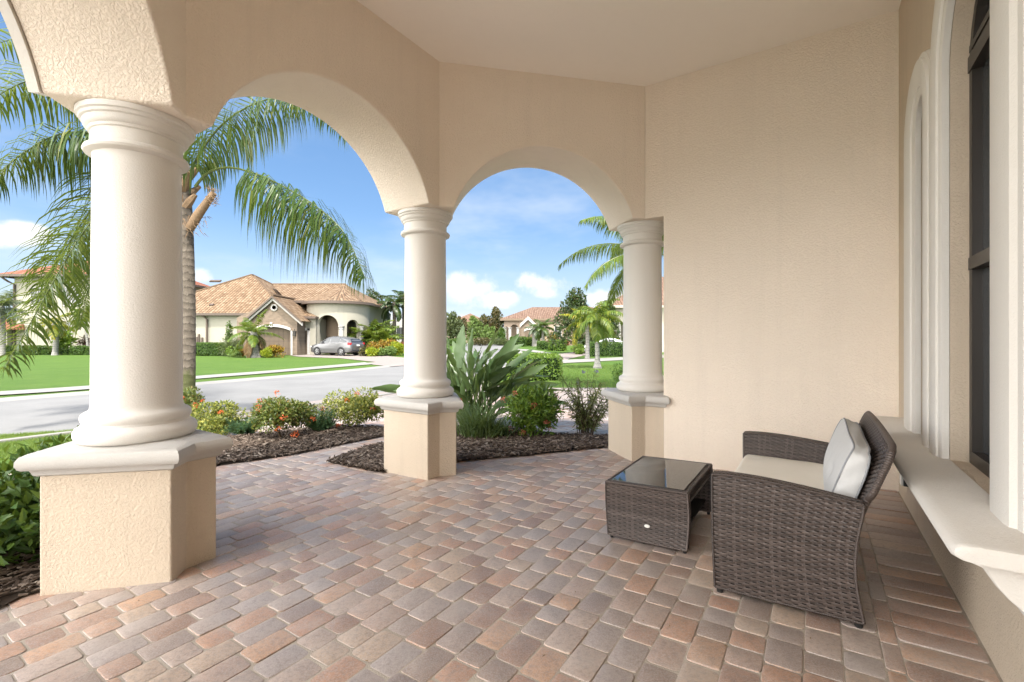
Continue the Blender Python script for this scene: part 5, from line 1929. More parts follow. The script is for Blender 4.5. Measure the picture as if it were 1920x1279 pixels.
def juniper(label, pos, rad, n, seed):
    r = random.Random(seed)
    root = empty('juniper', pos, label, 'shrub', 'low junipers in the walk bed')
    mb = MB()
    for _ in range(n):
        a = r.uniform(0, 6.3)
        L = r.uniform(.5, 1.0)
        d_ = V((cos(a) * rad[0], sin(a) * rad[1], rad[2] * r.uniform(.5, 1.7))) * L
        p0 = d_ * .25
        steps = 7
        for q in range(steps):
            p = p0.lerp(d_, q / steps)
            for _k in range(4):
                add_leaf(mb, p, (d_.normalized() + rdir(r) * .75).normalized(), rdir(r, .5), .06, .011, .1)
    mb.build('needles', ML['juniper'], root, local=True)
    return root
juniper('dark juniper between the low yellow bush and the round flowering bush', onbed(458, 822), (.26, .24, .20), 120, 6)
juniper('dark juniper between the round flowering bush and the middle pedestal bush', onbed(600, 818), (.26, .24, .26), 130, 7)

# bird of paradise: paddle leaves on long stalks
def paddle(ml, ms, base, tip0, d_, L, w_, r, roll=0.0, split=True):
    """Stalk from base to tip0, then the blade along d_."""
    base, tip0 = V(base), V(tip0)
    mid = base.lerp(tip0, .5) + V((r.uniform(-.03, .03), r.uniform(-.03, .03), .03))
    ms.tube([base, mid, tip0], [.014, .011, .008], 6)
    d_ = V(d_).normalized()
    s = d_.cross(V((0, 0, 1)))
    s = s.normalized() if s.length > .05 else V((1, 0, 0))
    s = (Matrix.Rotation(roll, 3, d_) @ s)
    n = s.cross(d_)
    N = 12
    o = len(ml.v)
    p = V(tip0)
    dd = V(d_)
    for i in range(N + 1):
        f = i / N
        wd = w_ * (sin(pi * min(1, (f * .93 + .05)) ** .8)) ** .75 if f < .985 else .004
        cup = .35
        wv = .012 * sin(i * 1.7 + roll * 3) * (1 if 1 < i < N else 0)
        ml.v.append(tuple(p + s * wd / 2 + n * (wd * cup * .5 + wv)))
        ml.v.append(tuple(p))
        ml.v.append(tuple(p - s * wd / 2 + n * (wd * cup * .5 - wv)))
        dd = (dd + V((0, 0, -1)) * .022 * (1 + f)).normalized()
        p = p + dd * L / N
    for i in range(N):
        a = o + 3 * i
        ml.f.append((a, a + 1, a + 4, a + 3))
        ml.f.append((a + 1, a + 2, a + 5, a + 4))
bop_b = onbed(893, 812)
bop = empty('bird_of_paradise', bop_b, 'large bird of paradise clump with long paddle leaves right of the middle column', 'plant')
ml, ms = MB(), MB()
rb_ = random.Random(17)
Yb = bop_b.y
SP = [  # (stalk top px,py,dY), (blade tip px,py,dY), width
    (862, 690, 0, 868, 612, 0, .15), (882, 705, .1, 886, 618, .1, .13), (905, 690, -.1, 938, 606, -.15, .13), (918, 712, 0, 965, 625, .1, .14),
    (930, 722, .1, 996, 646, .2, .13), (845, 700, .2, 838, 632, .3, .15), (905, 735, -.2, 1022, 690, -.3, .17), (940, 748, -.1, 1040, 708, -.1, .16),
    (935, 755, .2, 1062, 715, .3, .13), (880, 740, .3, 900, 660, .4, .13), (855, 735, .3, 842, 668, .4, .14), (895, 745, -.3, 912, 675, -.35, .12),
    (858, 765, -.1, 838, 700, -.2, .14), (870, 760, .2, 905, 690, .3, .13), (915, 760, .3, 985, 690, .5, .14), (850, 765, .25, 845, 690, .35, .13),
    (800, 745, .3, 700, 716, .3, .15), (808, 742, .1, 742, 726, .0, .12), (925, 765, -.25, 1005, 728, -.35, .13), (900, 720, .4, 950, 650, .6, .13), (872, 700, .5, 852, 640, .7, .13),
    (888, 735, -.2, 868, 672, -.3, .13), (910, 745, .1, 958, 684, .1, .12), (940, 760, -.2, 1035, 735, -.2, .12), (835, 765, 0, 800, 708, .1, .12),
    (955, 770, -.1, 1058, 742, -.15, .14), (930, 775, -.3, 1000, 765, -.45, .14), (925, 745, .1, 1010, 665, .2, .14), (900, 700, .2, 925, 632, .25, .14), (868, 745, .1, 852, 690, .1, .15), (948, 735, .3, 1018, 676, .4, .13), (880, 770, -.25, 850, 728, -.35, .13), (915, 690, .3, 975, 640, .4, .13)]
for (ax_, ay_, da, bx_, by_, db, w_) in SP:
    a = ap(ax_, ay_, Yb + da)
    b_ = ap(bx_, by_, Yb + db)
    ba = bop_b + V((rb_.uniform(-.22, .22), rb_.uniform(-.15, .2), 0))
    d_ = b_ - a
    d_.z += .04
    paddle(ml, ms, ba, a, d_, (b_ - a).length * 1.05, w_ * 1.3, rb_, rb_.uniform(-1.2, 1.2))
for _ in range(46):
    a = rb_.uniform(0, 6.3)
    ba = bop_b + V((rb_.uniform(-.25, .25), rb_.uniform(-.2, .2), 0))
    h = rb_.uniform(.35, .95)
    sp = rb_.uniform(.1, .55)
    top = ba + V((cos(a) * sp, sin(a) * sp * .6, h))
    paddle(ml, ms, ba, top, V((cos(a) * .7, sin(a) * .5, rb_.uniform(.4, 1.2))), rb_.uniform(.3, .5), rb_.uniform(.09, .15), rb_, rb_.uniform(-1.5, 1.5))
ms.build('stalks', M['stem'], bop, smooth_deg=50)
ml.build('blades', ML['strelitzia'], bop, smooth_deg=50)

def strap_clump(name, label, pos, n, L, spread, w_, mat, seed, cat='plant', group=None, up=1.0):
    r = random.Random(seed)
    root = empty(name, pos, label, cat, group)
    mb = MB()
    for _ in range(n):
        a = r.uniform(0, 6.3)
        p = V((r.gauss(0, spread * .25), r.gauss(0, spread * .25), 0))
        l = L * r.uniform(.55, 1.1)
        d_ = V((cos(a), sin(a), up * r.uniform(.8, 2.4))).normalized()
        s = d_.cross(V((0, 0, 1))).normalized()
        o = len(mb.v)
        K = 6
        for q in range(K + 1):
            wd = w_ * (1 - (q / K) ** 2.2) + .0008
            mb.v.append(tuple(p + s * wd / 2))
            mb.v.append(tuple(p - s * wd / 2))
            p = p + d_ * l / K
            d_ = (d_ + V((0, 0, -.26 * (q + 1) / K * 1.6))).normalized()
        for q in range(K):
            b_ = o + 2 * q
            mb.f.append((b_, b_ + 1, b_ + 3, b_ + 2))
    mb.build('blades', ML[mat], root, local=True)
    return root, r
sc1, r_ = strap_clump('strap_leaf_clump', 'clump of narrow striped strap leaves right of the middle pedestal', onbed(893, 836), 420, .62, .42, .014, 'strap', 41)
mb = MB()
flowers(mb, r_, [(-.22, -.05, .50), (-.20, -.1, .46)], .03, 30, .02)
mb.build('blossoms', M['orange_flower'], sc1, local=True)
strap_clump('strap_leaf_clump', 'second smaller clump of strap leaves below the dark flowering bush', onbed(930, 838), 170, .42, .36, .013, 'strap', 43)
shrub('ixora_shrub', 'dark green bush with coral flower heads in front of the bird of paradise', onbed(994, 838), (.40, .36, .34), 3200, .085, 'hedge_bright', 'shrub', None, 44, 24, 8, M['pink_flower'], aspect=.30, br=.04)
# wispy shrub at the right pedestal
wp = onbed(1098, 834)
ws = empty('wispy_shrub', wp, 'thin stemmed willowy shrub with small violet flowers left of the right pedestal', 'shrub')
ms, ml, mf = MB(), MB(), MB()
r = random.Random(45)
tips = []
for i in range(30):
    a = r.uniform(0, 6.3)
    b0 = V((r.gauss(0, .05), r.gauss(0, .05), 0))
    sp = r.uniform(.08, .40)
    h = r.uniform(.35, .82)
    pts = [b0 + V((cos(a) * sp * f ** 1.5, sin(a) * sp * f ** 1.5, h * f)) for f in (0, .25, .5, .75, 1)]
    ms.tube(pts, [.007, .006, .005, .004, .002], 5)
    tips.append(pts[-1])
    for q in range(64):
        f = r.uniform(.12, 1)
        j = min(int(f * 4), 3)
        p = pts[j].lerp(pts[j + 1], f * 4 - j)
        d_ = (rdir(r) + V((cos(a), sin(a), .5)) * .6).normalized()
        add_leaf(ml, p, d_, rdir(r, .8), r.uniform(.06, .12), .015, .2, .25)
ms.build('stems', M['twig'], ws, local=True)
ml.build('leaves', ML['wispy'], ws, local=True)
flowers(mf, r, [t_ + V((r.uniform(-.12, .05), 0, .03)) for t_ in r.sample(tips, 6)], .022, 14, .026)
mf.build('blossoms', M['violet_flower'], ws, local=True)
shrub('round_shrub', 'small round shrub on the lawn edge just left of the right column base', gp(1172, 722), (.55, .5, .34), 1300, .07, 'hedge', 'shrub', None, 46, 9)
# a leafy twig seen left of the left column's base
shrub('ixora_shrub', 'leafy sprig showing left of the left column base', onbed(196, 812), (.16, .16, .30), 420, .05, 'ixora', 'shrub', IX, 47, 6)

# ---- hedges and plants on the right
HB = 'clipped box hedges along the street'
hedge_px('large bright clipped hedge at the lawn corner behind the bird of paradise', 952, 1053, 712, 668, 16.2, 2.6, 5200, .085, 'hedge_bright', HB, 51)
hedge_px('long clipped hedge in front of the white car', 1106, 1215, 664, 643, 38, 1.6, 5200, .12, 'hedge', HB, 52)
hedge_px('two toned clipped hedge block on the lawn before the magnolia', 1031, 1062, 655, 638.5, 50, 2.0, 1900, .16, 'hedge_bright', HB, 53)
hedge_px('small dark clipped hedge block left of the two toned one', 1009, 1029, 652, 641, 54, 1.6, 1200, .16, 'hedge', HB, 54)
hedge_px('clipped hedge in front of the peach house entry arch', 957, 986, 644, 632.5, 66, 1.8, 1700, .18, 'hedge', HB, 55)
hedge_px('low clipped hedge below the peach house garage door', 986, 1003, 641, 633.5, 70, 1.5, 900, .18, 'hedge_bright', HB, 56)
palm('slim grey trunked palm with arching yellow green fronds standing on the right lawn', gp(1120, 690), 2.45, (-.06, 0), .135, .085, 17, 1.75, .55, 34, 'palm_bright', 'trunk_grey', 61, None, .8, .9, .05, (80, -30), (1.2, 2.0))
palm('palm with yellowing fronds behind the slim lawn palm', at(1101, 34, ground_z(0, 34)), 2.55, (0, 0), .17, .13, 15, 2.1, .6, 30, 'palm_yellow', 'trunk_grey', 62, None, .2, .8, .06, (80, -20), (1.0, 1.8))
palm('palm whose feathery fronds hang out left of the right column', at(1222, 13.0, ground_z(0, 13)), 3.75, (0, 0), .17, .13, 15, 2.75, .66, 120, 'palm_bright', 'trunk_grey', 66, None, .2, 1.3, .021, (72, -8), (.9, 1.5))
palm('small palm in front of the peach house', at(1018, 62, ground_z(0, 62)), 2.6, (0, 0), .24, .18, 15, 2.0, .7, 24, 'palm', 'trunk_grey', 63, None, .1, .8, .11, (80, -35), (1.0, 1.8))
palm('stout grey palm trunk beside the peach house garage door', at(1002.5, 68, ground_z(0, 68)), 2.4, (0, 0), .42, .34, 12, 1.8, .6, 20, 'palm_grey', 'trunk_grey', 64, None, .1, .8, .11, (80, -35), (1.0, 1.8))

def tree(label, base, h, crown, n, L, mat, trunk_h, seed, group=None, lumps=14, tr=.16, name='leafy_tree', cat='tree', conic=False):
    r = random.Random(seed)
    root = empty(name, base, label, cat, group)
    mt, mc = MB(), MB()
    mt.tube([(0, 0, -.2), (.05, 0, trunk_h * .6), (.0, .05, trunk_h * 1.2), (.05, .0, h * .75)], [tr, tr * .8, tr * .6, tr * .25], 8)
    for i in range(lumps):
        f = (i + .5) / lumps
        z = trunk_h + (h - trunk_h) * f
        w_ = (1 - f) ** .7 * 1.0 + .12 if conic else sin(pi * (.15 + .8 * f)) ** .7
        a = i * 2.399 + r.uniform(-.4, .4)
        rr_ = r.uniform(.35, .72) * w_
        q = V((cos(a) * crown[0] * rr_, sin(a) * crown[1] * rr_, z))
        mt.tube([(0, 0, max(trunk_h * .8, z - (h * .22))), q * .6 + V((0, 0, z * .38)), q], [tr * .4, tr * .25, tr * .1], 5)
        s = r.uniform(.34, .52) * (w_ * .75 + .25)
        clump(mc, r, q, (crown[0] * s, crown[1] * s, (h - trunk_h) * .17), n // lumps, L, .5, .35, .2)
    mt.build('trunk', M['bark'], root, local=True, smooth_deg=50)
    mc.build('crown', ML[mat], root, local=True)
    return root
tree('dark glossy magnolia with pointed top behind the lawn palms', at(1078, 44, ground_z(0, 44)), 5.6, (2.5, 2.3), 4200, .30, 'dark', 1.2, 71, None, 24, .2, 'magnolia_tree', 'tree', True)
tree('dark magnolia seen between the palms left of the pale house', at(1139, 46, ground_z(0, 46)), 4.6, (1.5, 1.6), 2400, .30, 'dark', .9, 72, None, 16, .15, 'magnolia_tree', 'tree', True)
tree('bronze leaved magnolia left of the peach house', at(931, 84, ground_z(0, 84)), 6.2, (2.3, 2.2), 2600, .42, 'bronze', 1.5, 73, None, 18, .2, 'magnolia_tree', 'tree', True)
tree('shorter bronze magnolia left of the taller one by the peach house', at(911, 82, ground_z(0, 82)), 4.8, (2.2, 2.0), 2200, .42, 'bronze', 1.2, 74, None, 15, .2, 'magnolia_tree', 'tree')
tree('pale green feathery tree at the bend of the street', at(889, 80, ground_z(0, 80)), 4.6, (1.9, 1.8), 2000, .36, 'light', .9, 75, None, 13, .12)
tree('olive green tree beside the middle column at the bend of the street', at(845, 72, ground_z(0, 72)), 4.8, (2.2, 2.0), 2200, .38, 'olive', 1.3, 76, None, 14, .18)
tree('small bronze tree right of the olive one at the bend', at(864, 76, ground_z(0, 76)), 4.3, (1.3, 1.3), 1500, .36, 'bronze', 1.6, 77, None, 10, .12)
tree('low bright green tree below the bronze magnolias', at(917, 74, ground_z(0, 74)), 2.9, (1.5, 1.4), 1400, .34, 'light', .5, 78, None, 10, .1)
SH = 'shrubs along the far street and lawns'
shrub('round_shrub', 'bright round shrub by the drive in front of the magnolia', at(1086, 42, ground_z(0, 42) - .05), (.72, .7, .46), 1300, .16, 'hedge_bright', 'shrub', SH, 81, 9, stems=0)
shrub('red_shrub', 'red leaved shrub row below the magnolia', at(1054, 58, ground_z(0, 58) - .05), (1.6, .8, .55), 1500, .24, 'red', 'shrub', SH, 82, 10, stems=0)
shrub('red_shrub', 'bronze red bush beside the small palm at the peach house', at(1036, 66, ground_z(0, 66) - .05), (1.0, .8, .95), 1200, .26, 'croton', 'shrub', SH, 83, 10, stems=0)
shrub('round_shrub', 'green shrub right of the magnolia trunk', at(1098, 45, ground_z(0, 45) - .05), (1.0, .8, .75), 1400, .2, 'hedge', 'shrub', SH, 84, 10, stems=0)
shrub('broad_shrub', 'broad green shrub mass behind the slim lawn palm', at(1124, 44, ground_z(0, 44) - .05), (1.4, .9, 1.15), 1900, .24, 'light', 'shrub', SH, 85, 12, stems=0)
shrub('yellow_shrub', 'yellow shrub at the corner of the pale house', at(1149, 45.5, ground_z(0, 45) - .05), (.6, .5, .95), 900, .2, 'lime', 'shrub', SH, 86, 8, stems=0)
shrub('round_shrub', 'low shrub at the far street bend left of the entry arch', at(936, 72, ground_z(0, 72) - .05), (2.2, .9, .55), 1500, .26, 'olive', 'shrub', SH, 87, 10, stems=0)
shrub('round_shrub', 'dark upright shrub left of the peach house columns', at(941, 73, ground_z(0, 73) - .05), (.7, .7, 1.35), 1200, .26, 'hedge', 'shrub', SH, 88, 9, stems=0)
shrub('round_shrub', 'low green shrubs at the bend beside the middle column', at(852, 66, ground_z(0, 66) - .05), (2.6, 1.0, .6), 1500, .26, 'hedge', 'shrub', SH, 89, 10, stems=0)
shrub('round_shrub', 'brown tinted shrub under the pale feathery tree', at(900, 70, ground_z(0, 70) - .05), (2.0, .9, .6), 1500, .26, 'bronze', 'shrub', SH, 90, 10, stems=0)

# ---- plants across the street
HC = 'clipped hedges across the street'
hedge_px('long dark hedge along the cream garage wing', 352, 421, 668, 644, 39.2, 1.5, 4200, .13, 'hedge', HC, 101)
hedge_px('long hedge at the left edge below the two storey house', -30, 70, 667, 650, 41, 1.4, 4200, .14, 'hedge', HC, 102)
hedge_px('narrow hedge block between the palm fronds and the small window', 72, 93, 667, 657, 41.2, 1.0, 1000, .13, 'hedge', HC, 103)
hedge_px('small square hedge block under the small window', 108, 130, 666.5, 654.5, 41, 1.1, 1100, .13, 'hedge', HC, 104)
hedge_px('square hedge block left of the purple plant', 132, 157, 666.5, 650, 41, 1.2, 1400, .13, 'hedge', HC, 105)
hedge_px('hedge block against the left side of the left column', 160, 186, 666.5, 652, 41, 1.2, 1300, .13, 'hedge', HC, 106)
def g_at(px, Y):
    return at(px, Y, ground_z(0, Y) - .03)
shrub('purple_cordyline', 'purple leaved cordyline above the hedge blocks', g_at(160, 42.4), (.45, .4, .85), 420, .34, 'purple', 'plant', None, 107, 8, stems=3, aspect=.22)
shrub('banana_plant', 'bright green broad leaved plant under the small window', g_at(118, 42.6), (.75, .6, .95), 420, .55, 'hedge_bright', 'plant', None, 108, 9, stems=3, aspect=.35)
palm('grey green palm at the far left edge', at(4, 40, ground_z(0, 40)), 4.0, (0, 0), .20, .16, 16, 2.1, .75, 26, 'palm_grey', 'trunk_grey', 109, None, .2, .7, .08, (85, -35), (.7, 1.4))
palm('pale trunked palm behind the drooping fronds at the left', at(103, 40.5, ground_z(0, 40)), 2.7, (.1, 0), .22, .18, 12, 1.7, .6, 22, 'palm_yellow', 'trunk_grey', 110, None, .2, .8, .08, (70, -40), (.9, 1.6))
palm('pale slim palm stem left of the left column', at(166, 41.6, ground_z(0, 41)), 3.6, (-.5, 0), .10, .08, 10, 1.6, .6, 20, 'palm_bright', 'trunk_grey', 111, None, .1, .8, .08, (70, -40), (.9, 1.6))
palm('low palm with browning fronds on a stout grey trunk before the stone garage', g_at(476, 36.5), 1.75, (-.05, 0), .52, .30, 17, 2.15, .62, 30, 'palm_bright', 'trunk_grey', 112, None, .1, .75, .075, (82, -48), (.8, 1.5), 4)
shrub('spiky_shrub', 'spiky green shrub at the end of the long garage hedge', g_at(432, 38.6), (.95, .7, .80), 900, .42, 'olive', 'shrub', SH, 113, 10, stems=0, aspect=.12)
shrub('tall_shrub', 'thin upright shrub against the cream wall', g_at(430, 40.4), (.28, .28, 1.45), 700, .2, 'hedge', 'shrub', SH, 114, 8, stems=2)
shrub('round_shrub', 'light green low shrub left of the stout palm', g_at(440, 37.6), (.60, .5, .42), 900, .16, 'hedge_bright', 'shrub', SH, 115, 8, stems=0)
shrub('flower_shrub', 'low shrub with cream flowers in front of the light green one', g_at(440, 36.6), (.62, .4, .26), 700, .12, 'light', 'shrub', SH, 116, 8, stems=0)
shrub('croton', 'low brown croton under the stout palm', g_at(461, 37), (.55, .45, .34), 700, .16, 'croton', 'shrub', SH, 117, 8, stems=0)
shrub('yellow_shrub', 'bright yellow lime shrub right of the stout palm trunk', g_at(499, 35.8), (.50, .45, .40), 1500, .11, 'lime', 'shrub', SH, 118, 10, stems=0)
shrub('croton', 'dark croton bush beside the garage door', g_at(519, 36.6), (.78, .6, .50), 1400, .17, 'croton', 'shrub', SH, 119, 10, stems=0)
shrub('round_shrub', 'green shrub tucked behind the bright yellow one', g_at(484, 36.9), (.5, .4, .36), 800, .13, 'hedge', 'shrub', SH, 120, 8, stems=0)
CB = 'mixed shrubs in the bed right of the silver car'
for i, (px, Y_, rx, rz, mt, lb) in enumerate((
        (684, 38.5, .45, .36, 'bronze', 'low bronze shrub at the tail of the silver car'), (697, 38, .60, .36, 'lime', 'low lime shrub at the front corner of the bed by the silver car'),
        (700, 39.6, .75, .55, 'croton', 'orange croton behind the front lime shrub'), (717, 40.2, .65, .62, 'croton', 'tall golden croton in the middle of the bed'),
        (716, 38.4, .5, .30, 'light', 'pale green low plant in the middle front of the bed'), (729, 39, .62, .40, 'light', 'light green shrub left of the yellow bush'),
        (732, 41.5, 1.1, .66, 'croton', 'wide dark orange croton at the back of the bed'), (745, 39.8, .62, .58, 'lime', 'yellow bush near the middle column'), (756, 40.5, .55, .55, 'red', 'dark red shrub against the middle column'))):
    shrub('bed_shrub', lb, g_at(px, Y_), (rx, rx * .8, rz), 1100, .17, mt, 'shrub', CB, 130 + i, 9, stems=0)
# arching clump palms behind the bed
palm('bright clumping palm arching over the back of the silver car', at(684, 44, ground_z(0, 44)), 1.0, (0, 0), .10, .08, 20, 2.6, .75, 34, 'palm_bright', 'trunk_dark', 141, None, .1, .55, .09, (82, 10), (.8, 1.7))
palm('bright clumping palm in the centre behind the croton bed', at(703, 45, ground_z(0, 45)), 1.3, (0, 0), .10, .08, 20, 2.7, .75, 34, 'palm_bright', 'trunk_dark', 142, None, .1, .55, .09, (82, 10), (.8, 1.7))
palm('lower clumping palm right of the centre one', at(721, 44, ground_z(0, 44)), .8, (0, 0), .10, .08, 16, 2.2, .7, 30, 'palm_bright', 'trunk_dark', 143, None, .1, .55, .09, (82, 10), (.8, 1.7))
palm('tall dark foxtail palm with straight trunk by the middle column', at(738.5, 50, ground_z(0, 50)), 4.9, (0, 0), .24, .17, 14, 2.5, .62, 60, 'dark', 'trunk_dark', 144, None, .2, .9, .07, (70, -30), (1.1, 2.0))
palm('dark palm crown left of the tall foxtail palm', at(716, 54, ground_z(0, 54)), 4.9, (0, 0), .22, .16, 14, 2.4, .62, 54, 'olive', 'trunk_dark', 145, None, .2, .9, .07, (75, -30), (1.1, 2.0))
palm('tallest dark palm half hidden by the middle column', at(756, 52, ground_z(0, 52)), 5.6, (0, 0), .22, .16, 14, 2.4, .62, 54, 'dark', 'trunk_dark', 146, None, .2, .9, .07, (75, -30), (1.1, 2.0))
tree('dark tree behind the clumping palms', at(700, 60, ground_z(0, 60)), 7.0, (2.3, 2.0), 2600, .34, 'dark', 2.2, 147, None, 16, .2)
shrub('tall_shrub', 'mixed tall shrub under the foxtail palm', at(727, 48, ground_z(0, 48)), (.9, .8, 1.5), 1600, .24, 'olive', 'shrub', SH, 148, 10, stems=0)

# ---- grass blades where the lawn is seen close to, and dry leaf bits on the pavers
def grass(polys, n, h, seed):
    r = random.Random(seed)
    mb = MB()
    for poly in polys:
        xs_ = [q[0] for q in poly]
        ys_ = [q[1] for q in poly]
        cnt = 0
        while cnt < n:
            x, y = r.uniform(min(xs_), max(xs_)), r.uniform(min(ys_), max(ys_))
            cnt += 1
            if not in_poly(x, y, poly):
                continue
            z = ground_z(x, y) - .024
            hh = h * r.uniform(.5, 1.2)
            a = r.uniform(0, 6.3)
            dx, dy = r.gauss(0, .4) * hh, r.gauss(0, .4) * hh
            wx, wy = .004 * cos(a), .004 * sin(a)
            mb.add([(x - wx, y - wy, z), (x + wx, y + wy, z), (x + dx, y + dy, z + hh)], [(0, 1, 2)])
    return mb
ML['grass'] = leaf('grass_blade', [(0, (.075, .145, .022)), (.5, (.115, .195, .032)), (.9, (.17, .24, .046)), (1, (.26, .26, .08))], .5, .3)
gb = grass([xy((1005, 726.5), (1320, 726.5), (1260, 684), (1062, 683)), xy((-120, 860), (150, 860), (150, 806), (-120, 824))], 60000, .055, 5)
tag(gb.build('grass', ML['grass']), 'short green lawn grass', None, None, 'stuff')
r = random.Random(77)
mb = MB()
for _ in range(46):
    q = DT(r.uniform(-3.4, .2), r.uniform(.8, 4.6))
    q.z = floor_z(q.x, q.y) + .003
    a = r.uniform(0, 6.3)
    add_leaf(mb, q, V((cos(a), sin(a), .05)), V((0, 0, 1)), r.uniform(.008, .022), r.uniform(.004, .009), .3, .1)
tag(mb.build('leaf_litter', ML['palm_dry']), 'scattered dry leaf bits on the pavers', None, None, 'stuff')
# ------------------------------------------------------------------ cars
def paint(name, col, metal=.5):
    k = NT(name)
    k.b.inputs['Coat Weight'].default_value = .6
    k.b.inputs['Coat Roughness'].default_value = .05
    return k.set(col, .32, None, .5, metal)
M['silver'] = paint('silver_paint', (.145, .145, .148), .5)
M['car_white'] = paint('white_paint', (.55, .56, .57), 0)
M['tyre'] = plain('tyre_rubber', (.018, .018, .018), .8, .2)
M['rim'] = plain('alloy', (.42, .42, .43), .3, .5, .8)
M['car_glass'] = plain('car_glass', (.02, .024, .028), .05, .7)
M['tail_red'] = plain('tail_lens', (.42, .018, .022), .2, .5)
M['lamp_clear'] = plain('lamp_lens', (.5, .5, .5), .1, .6)
M['car_trim'] = plain('car_trim', (.03, .03, .032), .6, .3)
def car(name, label, pos, heading, body_st, roof_st, win, wheels, paintm, wheel_r=.34, plate=True):
    root = empty(name, pos, label, 'car', None, heading)
    def loft(sts, fn):
        return [fn(*s) for s in sts]
    def sec(x, hw, zb, zs):
        half = [(hw * .80, zb), (hw * .96, zb + .06), (hw, zb + (zs - zb) * .38), (hw * .985, zb + (zs - zb) * .72), (hw * .93, zs - .03), (hw * .80, zs + .012), (hw * .4, zs + .035)]
        return [(x, y, z) for y, z in half] + [(x, -y, z) for y, z in half[::-1]]
    MB().rings(loft(body_st, sec)).build('body', paintm, root, local=True, smooth_deg=55)
    def sec2(x, wb, wt, zb, zr):
        half = [(wb, zb), (wb + (wt - wb) * .55, zb + (zr - zb) * .55), (wt, zr - (zr - zb) * .13), (wt * .86, zr - (zr - zb) * .03), (wt * .4, zr + .02 * (zr > zb + .2))]
        return [(x, y, z) for y, z in half] + [(x, -y, z) for y, z in half[::-1]]
    MB().rings(loft(roof_st, sec2)).build('cabin', paintm, root, local=True, smooth_deg=50)
    def interp(x):
        for a, b_ in zip(roof_st, roof_st[1:]):
            if b_[0] <= x <= a[0]:
                f = (x - a[0]) / (b_[0] - a[0])
                return [p + (q - p) * f for p, q in zip(a, b_)]
    def side_pt(x, f, sg):
        _, wb, wt, zb, zr = interp(x)
        if f < .55 / 1:
            y = wb + (wt - wb) * f
            z = zb + (zr - zb) * f
        else:
            g = (f - .55) / .32
            y = wb + (wt - wb) * (.55 + .45 * g)
            z = zb + (zr - zb) * (.55 + .32 * g)
        return (x, sg * (y + .012), z)
    for sg in (-1, 1):
        for (xf, xr, f0, f1a, f1b) in win['side']:
            mb = MB()
            N = 6
            vs = []
            for i in range(N + 1):
                f = i / N
                x = xf + (xr - xf) * f
                ft = f1a + (f1b - f1a) * f
                for q in range(4):
                    vs.append(side_pt(x, f0 + (ft - f0) * q / 3, sg))
            fs = [(i * 4 + q, i * 4 + q + 1, i * 4 + 5 + q, i * 4 + 4 + q) for i in range(N) for q in range(3)]
            mb.add(vs, fs)
            mb.build('side_window', M['car_glass'], root, local=True)
    for nm, pts in (('windscreen', win['front']), ('rear_window', win['rear'])):
        MB().add(pts, [tuple(range(len(pts)))]).build(nm, M['car_glass'], root, local=True)
    for wx in wheels:
        for sg in (-1, 1):
            hw = win['hw']
            y = sg * (hw - .10)
            mb = MB()
            R_ = wheel_r
            prof = [(R_ * .62, .11), (R_ * .90, .115), (R_, .085), (R_, -.085), (R_ * .9, -.11), (R_ * .6, -.11)]
            mb.rings([[(wx + rr_ * cos(2 * pi * i / 28), y + sg * o_, R_ + rr_ * sin(2 * pi * i / 28)) for i in range(28)] for rr_, o_ in prof])
            w0 = mb.build('wheel', M['tyre'], root, local=True, smooth_deg=40)
            mb = MB()
            mb.rings([[(wx + rr_ * cos(2 * pi * i / 24), y + sg * o_, R_ + rr_ * sin(2 * pi * i / 24)) for i in range(24)] for rr_, o_ in ((R_ * .66, .118), (R_ * .60, .122), (R_ * .58, .10))], False, False)
            for s in range(6):
                a = 2 * pi * s / 6 + .3
                c0 = V((wx, y + sg * .112, R_))
                d_ = V((cos(a), 0, sin(a)))
                mb.obox(c0 + d_ * R_ * .33, d_, V((-sin(a), 0, cos(a))), V((0, 1, 0)), R_ * .30, R_ * .085, .012)
            mb.lathe([(.001, -.01), (R_ * .16, -.01), (R_ * .16, .012), (.001, .016)], (0, 0, 0), 12)
            nv = 12 * 4
            mb.v[-nv:] = [(wx + a, y + sg * (.112 + c_), R_ + b_) for a, b_, c_ in mb.v[-nv:]]
            mb.build('rim', M['rim'], w0, local=True, smooth_deg=40)
            mb = MB()
            arc_ = [radians(-8 + 196 * i / 20) for i in range(21)]
            mb.rings([[(wx + (R_ * 1.04) * cos(a), sg * (hw + .006), R_ + R_ * 1.04 * sin(a)), (wx + (R_ * 1.20) * cos(a), sg * (hw + .010), R_ + R_ * 1.20 * sin(a)), (wx + (R_ * 1.20) * cos(a), sg * (hw - .05), R_ + R_ * 1.20 * sin(a)), (wx + (R_ * 1.04) * cos(a), sg * (hw - .05), R_ + R_ * 1.04 * sin(a))] for a in arc_])
            mb.build('wheel_arch', M['car_trim'], root, local=True, smooth_deg=40)
            mb = MB()
            mb.lathe([(.001, 0), (R_ * 1.10, 0), (R_ * 1.10, .002), (.001, .002)], (0, 0, 0), 24)
            mb.v = [(wx + a, sg * (hw - .045 + .046 * 1) + c_ * sg, R_ + b_) for a, b_, c_ in mb.v]
            mb.build('wheel_well', M['car_trim'], root, local=True)
